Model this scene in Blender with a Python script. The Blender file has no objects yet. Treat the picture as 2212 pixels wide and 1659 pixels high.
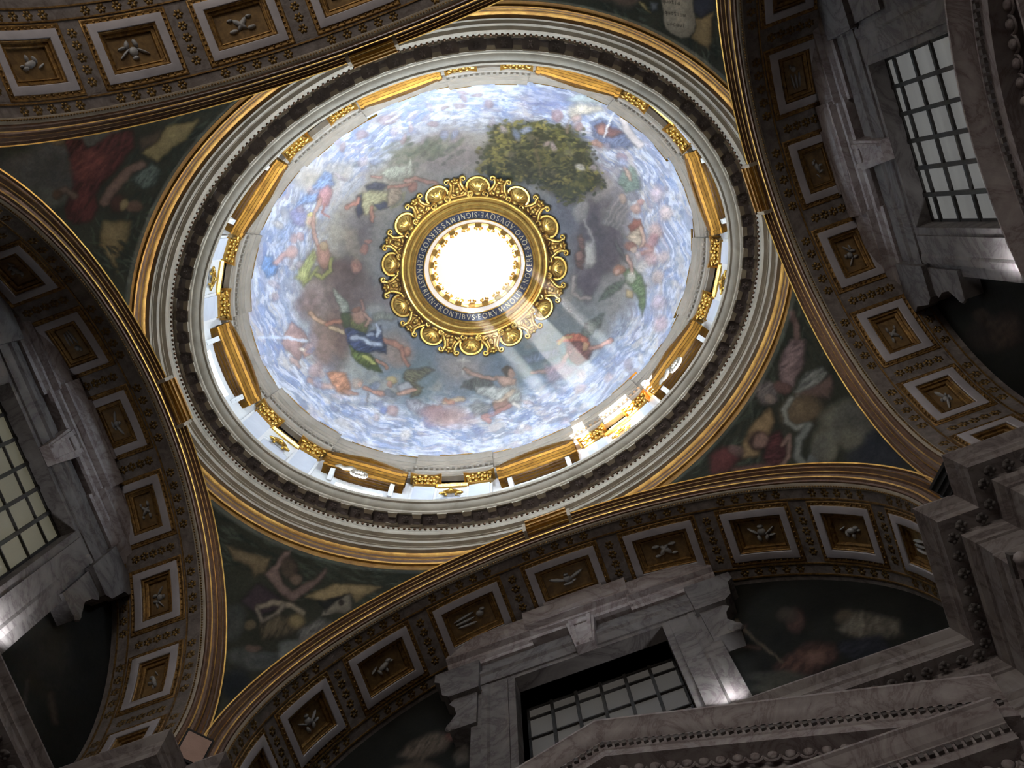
import bpy, bmesh, math, random
import numpy as np
from mathutils import Matrix, Vector

# ------------------------------------------------------------------ scene, camera, sky, sun, daylight, exposure
scene = bpy.context.scene
COL = scene.collection
random.seed(7)
RNG = np.random.default_rng(7)
PI = math.pi

W_PX, H_PX, F_PX = 2212, 1659, 2224.2
CAM_LOC = np.array([0.9007, -1.0205, -18.2967])
CAM_R = np.array([[0.93967996, 0.34145075, -0.02032148],      # image right
                  [-0.34040785, 0.92768014, -0.15340162],     # image down
                  [-0.03352727, 0.15106602, 0.98795495]])     # view direction
cam_data = bpy.data.cameras.new('camera')
cam = bpy.data.objects.new('camera', cam_data)
COL.objects.link(cam)
cam_data.sensor_fit = 'HORIZONTAL'
cam_data.sensor_width = 36.0
cam_data.lens = 36.0 * F_PX / W_PX
cam_data.clip_start, cam_data.clip_end = 0.1, 300
_m = np.eye(4)
_m[:3, 0], _m[:3, 1], _m[:3, 2], _m[:3, 3] = CAM_R[0], -CAM_R[1], -CAM_R[2], CAM_LOC
cam.matrix_world = Matrix(_m.tolist())
scene.camera = cam

world = bpy.data.worlds.new('sky')
scene.world = world
world.use_nodes = True
_bg = world.node_tree.nodes['Background']
_bg.inputs[0].default_value = (0.72, 0.85, 1.0, 1)
_bg.inputs[1].default_value = 1.6

def lamp(name, kind, loc, direction, energy, color, **kw):
    l = bpy.data.lights.new(name, kind)
    l.energy = energy
    l.color = color
    for k, v in kw.items():
        setattr(l, k, v)
    o = bpy.data.objects.new(name, l)
    COL.objects.link(o)
    o.location = loc
    o.rotation_euler = Vector(direction).to_track_quat('-Z', 'Y').to_euler()
    return o

SUN_DIR = (3.0, 5.9, -10.4)
lamp('sun', 'SUN', (-4, -8, 30), SUN_DIR, 1000.0, (1.0, 0.95, 0.86), angle=math.radians(0.53))

# ring ellipse of the dome: semi axes 6.0 x 4.82 less an inward offset d
def el(t, d=0.0):
    return np.array([(6 - d) * math.cos(t), (4.82 - d) * math.sin(t)])
def el_in(t, d=0.0):
    n = np.array([math.cos(t) / (6 - d), math.sin(t) / (4.82 - d)])
    return -n / np.linalg.norm(n)
WIN_T = [math.radians(a) for a in (0, 48, 90, 132, 180, 228, 270, 312)]
for _t, _e in zip(WIN_T, (1.0, 1.1, 1.15, 1.15, 1.0, 0.7, 0.55, 0.7)):   # daylight of the eight drum windows, brighter on the open side
    _p, _n = el(_t, -1.55), el_in(_t)
    lamp('window_daylight', 'AREA', (_p[0], _p[1], 3.8), (_n[0], _n[1], 0.60), 1000.0 * _e, (0.85, 0.925, 1.0),
         shape='RECTANGLE', size=1.3, size_y=2.5, spread=math.radians(120))
for _k in range(8):                                         # daylight of the eight lantern windows
    _a = (_k + 0.5) * PI / 4
    lamp('lantern_daylight', 'AREA', (1.95 * math.cos(_a), 1.8 * math.sin(_a), 16.0), (-math.cos(_a), -math.sin(_a), 0), 26.0, (0.9, 0.95, 1.0),
         shape='RECTANGLE', size=0.75, size_y=2.6)
lamp('nave_daylight', 'AREA', (-1.0, -15.5, -8.0), (0, 1, 0.12), 820.0, (1.0, 0.93, 0.86), shape='RECTANGLE', size=10.0, size_y=9.0)

vs = scene.view_settings
vs.view_transform = 'Standard'
vs.look = 'None'
vs.exposure = 0.0
vs.gamma = 1.0
vs.use_curve_mapping = False
scene.display_settings.display_device = 'sRGB'
scene.cycles.use_denoising = True
scene.cycles.max_bounces = 6
scene.cycles.diffuse_bounces = 3
scene.cycles.glossy_bounces = 3
scene.cycles.transparent_max_bounces = 12
scene.cycles.sample_clamp_indirect = 6.0
scene.cycles.use_adaptive_sampling = True
scene.cycles.adaptive_threshold = 0.15
scene.cycles.adaptive_min_samples = 16

# ------------------------------------------------------------------ helpers
def project(p):
    p = np.atleast_2d(np.asarray(p, float))
    q = (p - CAM_LOC) @ CAM_R.T
    return np.stack([W_PX / 2 + F_PX * q[:, 0] / q[:, 2], H_PX / 2 + F_PX * q[:, 1] / q[:, 2]], 1)

def in_view(p, margin=220):
    x, y = project(p)[0]
    return -margin < x < W_PX + margin and -margin < y < H_PX + margin

class MB:
    """collects geometry for ONE mesh object"""
    def __init__(self):
        self.v, self.f = [], []
    def add(self, verts, faces):
        n = len(self.v)
        self.v += [tuple(map(float, p)) for p in verts]
        self.f += [tuple(i + n for i in f) for f in faces]
        return self
    def grid(self, P, cu=False, cv=False):
        P = np.asarray(P, float)
        n, m = P.shape[:2]
        f = []
        for i in range(n if cu else n - 1):
            for j in range(m if cv else m - 1):
                i2, j2 = (i + 1) % n, (j + 1) % m
                f.append((i * m + j, i2 * m + j, i2 * m + j2, i * m + j2))
        return self.add(P.reshape(-1, 3), f)
    def box(self, x0, x1, y0, y1, z0, z1):
        v = [(x, y, z) for z in (z0, z1) for y in (y0, y1) for x in (x0, x1)]
        return self.add(v, [(0, 2, 3, 1), (4, 5, 7, 6), (0, 1, 5, 4), (2, 6, 7, 3), (0, 4, 6, 2), (1, 3, 7, 5)])
    def prism(self, poly, axis, a, b):
        """polygon in the two other axes, extruded along axis from a to b"""
        k = len(poly)
        def p(q, c):
            return (c, q[0], q[1]) if axis == 0 else ((q[0], c, q[1]) if axis == 1 else (q[0], q[1], c))
        v = [p(q, a) for q in poly] + [p(q, b) for q in poly]
        f = [(i, (i + 1) % k, k + (i + 1) % k, k + i) for i in range(k)]
        f += [tuple(range(k))[::-1], tuple(range(k, 2 * k))]
        return self.add(v, f)
    def blob(self, c, r, nu=8, nv=5, M=None):
        """ellipsoid; r is a radius or three radii; M optional 3x3"""
        r = np.broadcast_to(np.asarray(r, float), (3,))
        v, f = [], []
        for j in range(1, nv):
            a = PI * j / nv
            for i in range(nu):
                b = 2 * PI * i / nu
                v.append((math.sin(a) * math.cos(b), math.sin(a) * math.sin(b), math.cos(a)))
        v += [(0, 0, 1), (0, 0, -1)]
        for j in range(nv - 2):
            for i in range(nu):
                f.append((j * nu + i, j * nu + (i + 1) % nu, (j + 1) * nu + (i + 1) % nu, (j + 1) * nu + i))
        t, b = len(v) - 2, len(v) - 1
        for i in range(nu):
            f.append((t, (i + 1) % nu, i))
            f.append((b, (nv - 2) * nu + i, (nv - 2) * nu + (i + 1) % nu))
        V = np.array(v) * r
        if M is not None:
            V = V @ np.asarray(M, float).T
        return self.add(V + np.asarray(c, float), f)
    def tube(self, pts, rad, n=6, cap=True):
        pts = np.asarray(pts, float)
        k = len(pts)
        rad = np.broadcast_to(np.asarray(rad, float), (k,))
        T = np.gradient(pts, axis=0)
        T /= np.linalg.norm(T, axis=1)[:, None] + 1e-9
        ref = np.array([0, 0, 1.0]) if abs(T[0][2]) < 0.9 else np.array([0, 1.0, 0])
        rows = []
        for i in range(k):
            a = np.cross(T[i], ref); a /= np.linalg.norm(a) + 1e-9
            ref = np.cross(a, T[i])
            rows.append([pts[i] + rad[i] * (math.cos(2 * PI * j / n) * a + math.sin(2 * PI * j / n) * ref) for j in range(n)])
        n0 = len(self.v)
        self.grid(rows, False, True)
        if cap:
            self.f.append(tuple(n0 + j for j in range(n)))
            self.f.append(tuple(n0 + (k - 1) * n + j for j in range(n))[::-1])
        return self
    def mesh(self, name, mat, smooth=35):
        me = bpy.data.meshes.new(name)
        me.from_pydata(self.v, [], self.f)
        bm = bmesh.new(); bm.from_mesh(me)
        bmesh.ops.recalc_face_normals(bm, faces=bm.faces)
        bm.to_mesh(me); bm.free()
        if mat is not None:
            me.materials.append(mat)
        if smooth:
            me.shade_smooth()
            me.set_sharp_from_angle(angle=math.radians(smooth))
        return me
    def build(self, name, mat, parent=None, smooth=35, **props):
        return obj(name, self.mesh(name, mat, smooth), parent, **props)

def obj(name, data, parent=None, M=None, **props):
    o = bpy.data.objects.new(name, data)
    COL.objects.link(o)
    if parent is not None:
        o.parent = parent
    if M is not None:
        o.matrix_local = M if isinstance(M, Matrix) else Matrix(np.asarray(M).tolist())
    for k, v in props.items():
        o[k] = v
    return o

def bands(rows, seq, cu, parent, parts, smooth=25):
    """swept profile split into named parts: seq gives one key per profile step, rows run along the profile"""
    for key, (name, mat) in parts.items():
        m = MB()
        i = 0
        while i < len(seq):
            if seq[i] != key:
                i += 1
                continue
            j = i
            while j < len(seq) and seq[j] == key:
                j += 1
            m.grid(rows[i:j + 1], False, cu)
            i = j
        m.build(name, mat, parent, smooth)

def thing(name, label, category, group=None, M=None):
    o = obj(name, None, None, M)
    o.empty_display_size = 0.2
    o['label'] = label
    o['category'] = category
    if group:
        o['group'] = group
    return o

def structure(name, label=None, M=None, data=None):
    o = obj(name, data, None, M)
    o['kind'] = 'structure'
    if label:
        o['label'] = label
    return o

def frame(loc, X, Y, Z):
    m = np.eye(4)
    m[:3, 0], m[:3, 1], m[:3, 2], m[:3, 3] = X, Y, Z, loc
    return m

def drum_frame(t, d, z):
    """local X along the drum, Y towards the axis, Z up"""
    n = el_in(t, d)
    X = np.array([n[1], -n[0], 0.0])
    p = el(t, d)
    return frame((p[0], p[1], z), X, (n[0], n[1], 0), (0, 0, 1))

def rotz(deg, loc=(0, 0, 0)):
    return Matrix.Translation(loc) @ Matrix.Rotation(math.radians(deg), 4, 'Z')

# ------------------------------------------------------------------ materials
def mat_base(name):
    m = bpy.data.materials.new(name)
    m.use_nodes = True
    nt = m.node_tree
    return m, nt, nt.nodes['Principled BSDF'], nt.nodes, nt.links

def ramp(N, L, fac, stops):
    r = N.new('ShaderNodeValToRGB')
    e = r.color_ramp.elements
    while len(e) < len(stops):
        e.new(0.5)
    for k, (p, c) in enumerate(stops):
        e[k].position = p
        e[k].color = (*c, 1)
    L.new(fac, r.inputs[0])
    return r

def noise(N, L, scale, detail=4, rough=0.6, vec=None, dist=0.0):
    n = N.new('ShaderNodeTexNoise')
    n.inputs['Scale'].default_value = scale
    n.inputs['Detail'].default_value = detail
    n.inputs['Roughness'].default_value = rough
    n.inputs['Distortion'].default_value = dist
    if vec is not None:
        L.new(vec, n.inputs['Vector'])
    return n

def coords(N):
    return N.new('ShaderNodeNewGeometry').outputs['Position']

def bump(N, L, h, strength, dist, bsdf):
    b = N.new('ShaderNodeBump')
    b.inputs['Strength'].default_value = strength
    b.inputs['Distance'].default_value = dist
    L.new(h, b.inputs['Height'])
    L.new(b.outputs[0], bsdf.inputs['Normal'])

def mottled(name, c0, c1, scale=3.0, rough=0.6, metal=0.0, bstr=0.25, bdist=0.01, detail=6, dist=0.6, spec=0.4, mid=None, bscale=None):
    m, nt, b, N, L = mat_base(name)
    p = coords(N)
    n = noise(N, L, scale, detail, 0.62, p, dist)
    stops = [(0.3, c0), (0.7, c1)] if mid is None else [(0.28, c0), (0.5, mid), (0.72, c1)]
    r = ramp(N, L, n.outputs[0], stops)
    L.new(r.outputs[0], b.inputs['Base Color'])
    b.inputs['Roughness'].default_value = rough
    b.inputs['Metallic'].default_value = metal
    b.inputs['Specular IOR Level'].default_value = spec
    n2 = noise(N, L, bscale or scale * 5, 3, 0.6, p)
    bump(N, L, n2.outputs[0], bstr, bdist, b)
    return m

def marble(name, base, vein, scale=0.9, rough=0.6):
    m, nt, b, N, L = mat_base(name)
    p = coords(N)
    n = noise(N, L, scale, 8, 0.65, p, 1.6)
    w = N.new('ShaderNodeMath'); w.operation = 'SUBTRACT'; w.inputs[1].default_value = 0.5
    L.new(n.outputs[0], w.inputs[0])
    a = N.new('ShaderNodeMath'); a.operation = 'ABSOLUTE'; L.new(w.outputs[0], a.inputs[0])
    r = ramp(N, L, a.outputs[0], [(0.0, vein), (0.035, tuple(0.55 * x + 0.45 * y for x, y in zip(base, vein))), (0.14, base)])
    n3 = noise(N, L, scale * 3.2, 5, 0.6, p, 0.4)
    mx = N.new('ShaderNodeMix'); mx.data_type = 'RGBA'; mx.blend_type = 'MULTIPLY'; mx.inputs[0].default_value = 0.5
    r3 = ramp(N, L, n3.outputs[0], [(0.3, (0.62, 0.6, 0.6)), (0.7, (1, 1, 1))])
    L.new(r.outputs[0], mx.inputs[6]); L.new(r3.outputs[0], mx.inputs[7])
    L.new(mx.outputs[2], b.inputs['Base Color'])
    b.inputs['Roughness'].default_value = rough
    b.inputs['Specular IOR Level'].default_value = 0.2
    return m

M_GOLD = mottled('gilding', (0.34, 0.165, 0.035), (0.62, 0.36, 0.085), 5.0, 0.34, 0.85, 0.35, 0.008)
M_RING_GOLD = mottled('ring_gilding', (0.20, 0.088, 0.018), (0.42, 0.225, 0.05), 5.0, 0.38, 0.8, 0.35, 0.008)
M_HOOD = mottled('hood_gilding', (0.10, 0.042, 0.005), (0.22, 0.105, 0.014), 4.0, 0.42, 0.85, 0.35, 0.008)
M_GOLD_HI = mottled('burnished_gilding', (0.46, 0.265, 0.05), (0.80, 0.52, 0.13), 6.0, 0.27, 0.9, 0.3, 0.006)
M_GOLD_DIM = mottled('worn_gilding', (0.09, 0.045, 0.018), (0.42, 0.24, 0.07), 14.0, 0.42, 0.6, 0.5, 0.012)
M_BRONZE = mottled('dark_gilt_rosettes', (0.035, 0.02, 0.01), (0.30, 0.18, 0.05), 18.0, 0.3, 0.7, 0.5, 0.012)
M_BROWN = mottled('brown_ground', (0.075, 0.036, 0.020), (0.17, 0.085, 0.04), 9.0, 0.45, 0.35, 0.4, 0.01)
M_STONE = mottled('ring_stone', (0.30, 0.25, 0.185), (0.46, 0.395, 0.305), 2.2, 0.5, 0, 0.2, 0.006)
M_FRIEZE_L = mottled('frieze_ornament', (0.16, 0.135, 0.13), (0.28, 0.24, 0.23), 5.0, 0.6)
M_FRIEZE = mottled('purple_grey_frieze', (0.13, 0.105, 0.105), (0.24, 0.20, 0.195), 3.0, 0.6, 0, 0.3, 0.01)
M_STONE_D = mottled('drum_cornice_stone', (0.165, 0.138, 0.108), (0.25, 0.212, 0.17), 2.2, 0.5, 0, 0.2, 0.006)
M_LETTER = mottled('gilt_letters', (0.55, 0.46, 0.27), (0.72, 0.62, 0.40), 9.0, 0.4, 0.3)
M_STUCCO = mottled('white_stucco', (0.56, 0.56, 0.565), (0.72, 0.70, 0.68), 1.4, 0.55, 0, 0.15, 0.004)
M_PANEL = mottled('pale_blue_panel', (0.42, 0.44, 0.50), (0.52, 0.545, 0.60), 1.6, 0.5, 0, 0.1, 0.004)
M_COFFER = mottled('coffer_white', (0.36, 0.332, 0.345), (0.49, 0.452, 0.466), 2.0, 0.5, 0, 0.15, 0.005)
M_SOFFIT = mottled('soffit_ground', (0.105, 0.082, 0.07), (0.245, 0.212, 0.195), 7.0, 0.6, 0, 0.4, 0.012)
M_OCHRE = mottled('ochre_ground', (0.13, 0.075, 0.032), (0.30, 0.185, 0.07), 7.0, 0.5, 0.25, 0.3, 0.008)
M_RELIEF = mottled('relief_white', (0.24, 0.235, 0.23), (0.40, 0.39, 0.38), 5.0, 0.5, 0, 0.2, 0.006)
M_MARBLE = marble('grey_marble', (0.20, 0.182, 0.172), (0.10, 0.085, 0.083))
M_MARBLE_E = marble('entablature_marble', (0.36, 0.325, 0.31), (0.20, 0.165, 0.16), 1.1, 0.5)
M_MARBLE_L = marble('light_marble', (0.44, 0.395, 0.385), (0.25, 0.20, 0.20), 1.3, 0.5)
M_WALL = marble('wall_marble', (0.17, 0.152, 0.143), (0.085, 0.072, 0.068), 0.7, 0.65)
M_BLUE = mottled('blue_enamel', (0.016, 0.019, 0.045), (0.038, 0.044, 0.088), 9.0, 0.35, 0, 0.3, 0.004)
M_IRON = mottled('dark_iron', (0.02, 0.018, 0.016), (0.045, 0.04, 0.036), 8.0, 0.5, 0.4, 0.1, 0.002)
M_FLOOR = mottled('floor_marble', (0.36, 0.33, 0.30), (0.52, 0.48, 0.44), 0.5, 0.3)
M_OUTER = mottled('masonry', (0.3, 0.27, 0.22), (0.42, 0.38, 0.32), 1.0, 0.8)
M_BLACK = mottled('lamp_housing', (0.035, 0.035, 0.038), (0.06, 0.06, 0.062), 8.0, 0.45, 0.2, 0.1, 0.002)
M_SALMON = mottled('lamp_face', (0.62, 0.42, 0.34), (0.72, 0.5, 0.42), 6.0, 0.5)

def glass_clear():
    m, nt, b, N, L = mat_base('clear_glass')
    tr = N.new('ShaderNodeBsdfTransparent'); tr.inputs[0].default_value = (0.93, 0.97, 1, 1)
    gl = N.new('ShaderNodeBsdfGlossy'); gl.inputs['Roughness'].default_value = 0.05
    mx = N.new('ShaderNodeMixShader')
    lw = N.new('ShaderNodeLayerWeight'); lw.inputs[0].default_value = 0.15
    n = noise(N, L, 3.0, 2, 0.5, coords(N))
    bp = N.new('ShaderNodeBump'); bp.inputs['Strength'].default_value = 0.1; L.new(n.outputs[0], bp.inputs['Height'])
    L.new(bp.outputs[0], gl.inputs['Normal'])
    L.new(lw.outputs['Fresnel'], mx.inputs[0]); L.new(tr.outputs[0], mx.inputs[1]); L.new(gl.outputs[0], mx.inputs[2])
    L.new(mx.outputs[0], N['Material Output'].inputs[0])
    return m
M_GLASS = glass_clear()

def glass_lit(name, col, strength, streak):
    """frosted pane with a dim lit room behind it"""
    m, nt, b, N, L = mat_base(name)
    mp = N.new('ShaderNodeMapping'); mp.inputs['Scale'].default_value = streak
    L.new(coords(N), mp.inputs[0])
    n = noise(N, L, 1.0, 5, 0.55, mp.outputs[0])
    r = ramp(N, L, n.outputs[0], [(0.3, tuple(0.72 * c for c in col)), (0.7, col)])
    b.inputs['Base Color'].default_value = (0.08, 0.08, 0.075, 1)
    b.inputs['Roughness'].default_value = 0.35
    L.new(r.outputs[0], b.inputs['Emission Color'])
    b.inputs['Emission Strength'].default_value = strength
    return m
M_PANE_R = glass_lit('frosted_pane_grey', (0.80, 0.80, 0.77), 0.16, (0.6, 0.5, 5.0))
M_PANE_L = glass_lit('frosted_pane_olive', (0.80, 0.74, 0.50), 0.12, (0.5, 0.5, 0.8))
M_PANE_B = glass_lit('frosted_pane_brown', (0.72, 0.64, 0.57), 0.06, (0.5, 0.5, 0.8))

def painted(name, rough=0.42, spec=0.5, grain=26.0, bstr=0.5, bdist=0.012):
    """mosaic picture held in the colour attribute 'paint', broken up by tesserae noise"""
    m, nt, b, N, L = mat_base(name)
    a = N.new('ShaderNodeAttribute'); a.attribute_name = 'paint'
    p = coords(N)
    n = noise(N, L, grain, 3, 0.7, p, 0.5)
    r = ramp(N, L, n.outputs[0], [(0.25, (0.74, 0.74, 0.76)), (0.75, (1.22, 1.2, 1.18))])
    mx = N.new('ShaderNodeMix'); mx.data_type = 'RGBA'; mx.blend_type = 'MULTIPLY'; mx.inputs[0].default_value = 1.0
    L.new(a.outputs['Color'], mx.inputs[6]); L.new(r.outputs[0], mx.inputs[7])
    L.new(mx.outputs[2], b.inputs['Base Color'])
    b.inputs['Roughness'].default_value = rough
    b.inputs['Specular IOR Level'].default_value = spec
    n2 = noise(N, L, grain * 0.45, 4, 0.7, p, 0.8)
    bump(N, L, n2.outputs[0], bstr, bdist, b)
    return m
M_DOME = painted('dome_mosaic', 0.40, 0.5)
M_PEND = painted('pendentive_mosaic', 0.7, 0.12, 20.0, 0.4)
M_LUNETTE = painted('lunette_painting', 0.7, 0.12, 14.0, 0.3)

def set_paint(me, rgb):
    at = me.color_attributes.new('paint', 'FLOAT_COLOR', 'POINT')
    c = np.ones((len(rgb), 4), np.float32)
    c[:, :3] = rgb
    at.data.foreach_set('color', c.ravel())

def big_grid(name, P, mat, cu=False):
    """fast dense grid mesh (n,m,3)"""
    n, m = P.shape[:2]
    me = bpy.data.meshes.new(name)
    idx = np.arange(n * m).reshape(n, m)
    a = idx if cu else idx[:-1]
    b = np.roll(idx, -1, 0) if cu else idx[1:]
    q = np.stack([a[:, :-1], b[:, :-1], b[:, 1:], a[:, 1:]], -1).reshape(-1, 4)
    me.vertices.add(n * m)
    me.vertices.foreach_set('co', np.ascontiguousarray(P.reshape(-1, 3), dtype=np.float32).ravel())
    me.loops.add(q.size)
    me.loops.foreach_set('vertex_index', q.astype(np.int32).ravel())
    me.polygons.add(len(q))
    me.polygons.foreach_set('loop_start', np.arange(0, q.size, 4, dtype=np.int32))
    me.polygons.foreach_set('loop_total', np.full(len(q), 4, np.int32))
    me.update(calc_edges=True)
    me.materials.append(mat)
    me.shade_smooth()
    return me
# ------------------------------------------------------------------ mosaic pictures (colours laid onto the real surfaces)
def lin(c):
    c = np.asarray(c, float) / 255
    return np.where(c <= 0.04045, c / 12.92, ((c + 0.055) / 1.055) ** 2.4)

def vnoise(x, y, seed):
    xi, yi = np.floor(x).astype(np.int64), np.floor(y).astype(np.int64)
    fx, fy = x - xi, y - yi
    fx, fy = fx * fx * (3 - 2 * fx), fy * fy * (3 - 2 * fy)
    def h(a, b):
        n = (a * 374761393 + b * 668265263 + seed * 1274126177) & 0x7fffffff
        n = ((n ^ (n >> 13)) * 1274126177) & 0x7fffffff
        return ((n ^ (n >> 16)) & 0xffff) / 65535.0
    return (h(xi, yi) * (1 - fx) + h(xi + 1, yi) * fx) * (1 - fy) + (h(xi, yi + 1) * (1 - fx) + h(xi + 1, yi + 1) * fx) * fy

def fbm(x, y, s, seed, oct=4):
    v, a, t = 0, 0.5, 0
    for k in range(oct):
        v = v + a * vnoise(x / s * 2 ** k, y / s * 2 ** k, seed + k * 17)
        t += a
        a *= 0.55
    return v / t

class Canvas:
    """paint strokes over points given by their cartoon coordinates"""
    def __init__(self, xy, base, warp=5.0, seed=1):
        x, y = xy[:, 0], xy[:, 1]
        self.x = x + warp * 2 * (fbm(x, y, 22, seed + 5, 3) - 0.5) + 0.5 * warp * (fbm(x, y, 7, seed + 9, 2) - 0.5)
        self.y = y + warp * 2 * (fbm(x, y, 22, seed + 71, 3) - 0.5) + 0.5 * warp * (fbm(x, y, 7, seed + 77, 2) - 0.5)
        self.c = np.array(base, float) if np.ndim(base) == 2 else np.tile(lin(base), (len(x), 1))
        self.seed = seed
        self.sat = 0.84
    def _put(self, idx, mask, col, alpha, fold, vol=None):
        sat = self.sat * (0.74 if col[0] - col[2] > 45 and col[0] - col[1] > 25 else 1.0)
        col = lin(col)
        col = col * sat + (1 - sat) * col.mean() * (0.9 if sat < self.sat else 1.0)
        cc = np.broadcast_to(col, (len(idx), 3)).copy()
        X, Y = self.x[idx], self.y[idx]
        cc *= (0.72 + 0.56 * fbm(X, Y, 13, self.seed + 3, 3))[:, None]         # light and dark of the modelling
        if vol is not None:
            cc *= vol[:, None]
        if fold:
            ang, freq, amt = fold
            a = math.radians(ang)
            u = X * math.cos(a) + Y * math.sin(a)
            v = -X * math.sin(a) + Y * math.cos(a)
            wv = fbm(u * freq * 7 + 20, v * freq * 1.6, 7.0, self.seed + 31, 3)
            wv = np.clip((wv - 0.5) * 4, -1, 1)
            cc *= (1 + 1.3 * amt * wv)[:, None]
        k = (mask * alpha)[:, None]
        self.c[idx] = self.c[idx] * (1 - k) + cc * k
    def blob(self, cx, cy, rx, ry=None, ang=0, col=(128, 128, 128), alpha=1.0, soft=0.3, fold=None):
        ry = ry or rx
        R = max(rx, ry) * (1 + soft) + 2
        idx = np.nonzero((np.abs(self.x - cx) < R) & (np.abs(self.y - cy) < R))[0]
        if not len(idx):
            return self
        a = math.radians(ang)
        dx, dy = self.x[idx] - cx, self.y[idx] - cy
        u, v = (dx * math.cos(a) + dy * math.sin(a)) / rx, (-dx * math.sin(a) + dy * math.cos(a)) / ry
        d = np.sqrt(u * u + v * v)
        m = np.clip((1 + soft - d) / (2 * soft), 0, 1)
        vol = None if soft > 0.45 else np.clip(1.18 - 0.42 * d * d - 0.22 * (u * 0.6 + v * 0.6), 0.45, 1.35)
        self._put(idx, m * m * (3 - 2 * m), col, alpha, fold, vol)
        return self
    def poly(self, pts, col, alpha=1.0, soft=2.0, fold=None):
        soft *= 1.15
        p = np.asarray(pts, float)
        lo, hi = p.min(0) - soft - 2, p.max(0) + soft + 2
        idx = np.nonzero((self.x > lo[0]) & (self.x < hi[0]) & (self.y > lo[1]) & (self.y < hi[1]))[0]
        if not len(idx):
            return self
        X, Y = self.x[idx], self.y[idx]
        ins = np.zeros(len(idx), bool)
        dmin = np.full(len(idx), 1e9)
        for i in range(len(p)):
            a, b = p[i], p[(i + 1) % len(p)]
            cond = (a[1] > Y) != (b[1] > Y)
            with np.errstate(divide='ignore', invalid='ignore'):
                xi = (b[0] - a[0]) * (Y - a[1]) / (b[1] - a[1] + 1e-12) + a[0]
            ins ^= cond & (X < xi)
            ab = b - a
            t = np.clip(((X - a[0]) * ab[0] + (Y - a[1]) * ab[1]) / (ab @ ab + 1e-9), 0, 1)
            dmin = np.minimum(dmin, np.hypot(X - a[0] - t * ab[0], Y - a[1] - t * ab[1]))
        sd = np.where(ins, dmin, -dmin)
        m = np.clip((sd + soft) / (2 * soft), 0, 1)
        k = max(dmin[ins].max() if ins.any() else 1, 3)
        q = (X - p[:, 0].mean()) / (np.ptp(p[:, 0]) + 1) + (Y - p[:, 1].mean()) / (np.ptp(p[:, 1]) + 1)
        vol = np.clip(0.66 + 0.55 * np.sqrt(np.clip(sd / k, 0, 1)) - 0.30 * q, 0.45, 1.4)
        if alpha > 0.75:
            self._put(idx, np.clip((sd + soft + 2.0) / (2 * soft), 0, 1), tuple(0.5 * v for v in col), 0.5 * alpha, None)
        self._put(idx, m, col, alpha, fold, vol)
        return self
    def line(self, pts, w, col, alpha=1.0, soft=1.2, fold=None):
        p = np.asarray(pts, float)
        lo, hi = p.min(0) - w - soft, p.max(0) + w + soft
        idx = np.nonzero((self.x > lo[0]) & (self.x < hi[0]) & (self.y > lo[1]) & (self.y < hi[1]))[0]
        if not len(idx):
            return self
        X, Y = self.x[idx], self.y[idx]
        dmin = np.full(len(idx), 1e9)
        for a, b in zip(p[:-1], p[1:]):
            ab = b - a
            t = np.clip(((X - a[0]) * ab[0] + (Y - a[1]) * ab[1]) / (ab @ ab + 1e-9), 0, 1)
            dmin = np.minimum(dmin, np.hypot(X - a[0] - t * ab[0], Y - a[1] - t * ab[1]))
        m = np.clip((w / 2 + soft - dmin) / (2 * soft), 0, 1)
        if w > 6 and alpha > 0.75:
            self._put(idx, np.clip((w / 2 + soft + 1.6 - dmin) / (2 * soft), 0, 1), tuple(0.5 * v for v in col), 0.45 * alpha, None)
        self._put(idx, m, col, alpha, fold, np.clip(1.18 - 0.9 * (dmin / w) ** 2 * 2, 0.6, 1.3) if w > 6 else None)
        return self
    def cloud(self, cx, cy, rx, ry, cols, n=10, alpha=0.7, seed=0):
        r = np.random.default_rng(seed + int(cx))
        for i in range(n):
            a, q = r.uniform(0, 2 * PI), math.sqrt(r.uniform(0, 1))
            s = r.uniform(0.35, 0.62)
            self.blob(cx + rx * 0.7 * q * math.cos(a), cy + ry * 0.7 * q * math.sin(a), rx * s, ry * s, 0, cols[i % len(cols)], alpha, 0.5)
        return self

FLESH, FLESH_D, FLESH_L = (186, 138, 116), (150, 100, 82), (205, 170, 150)

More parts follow.
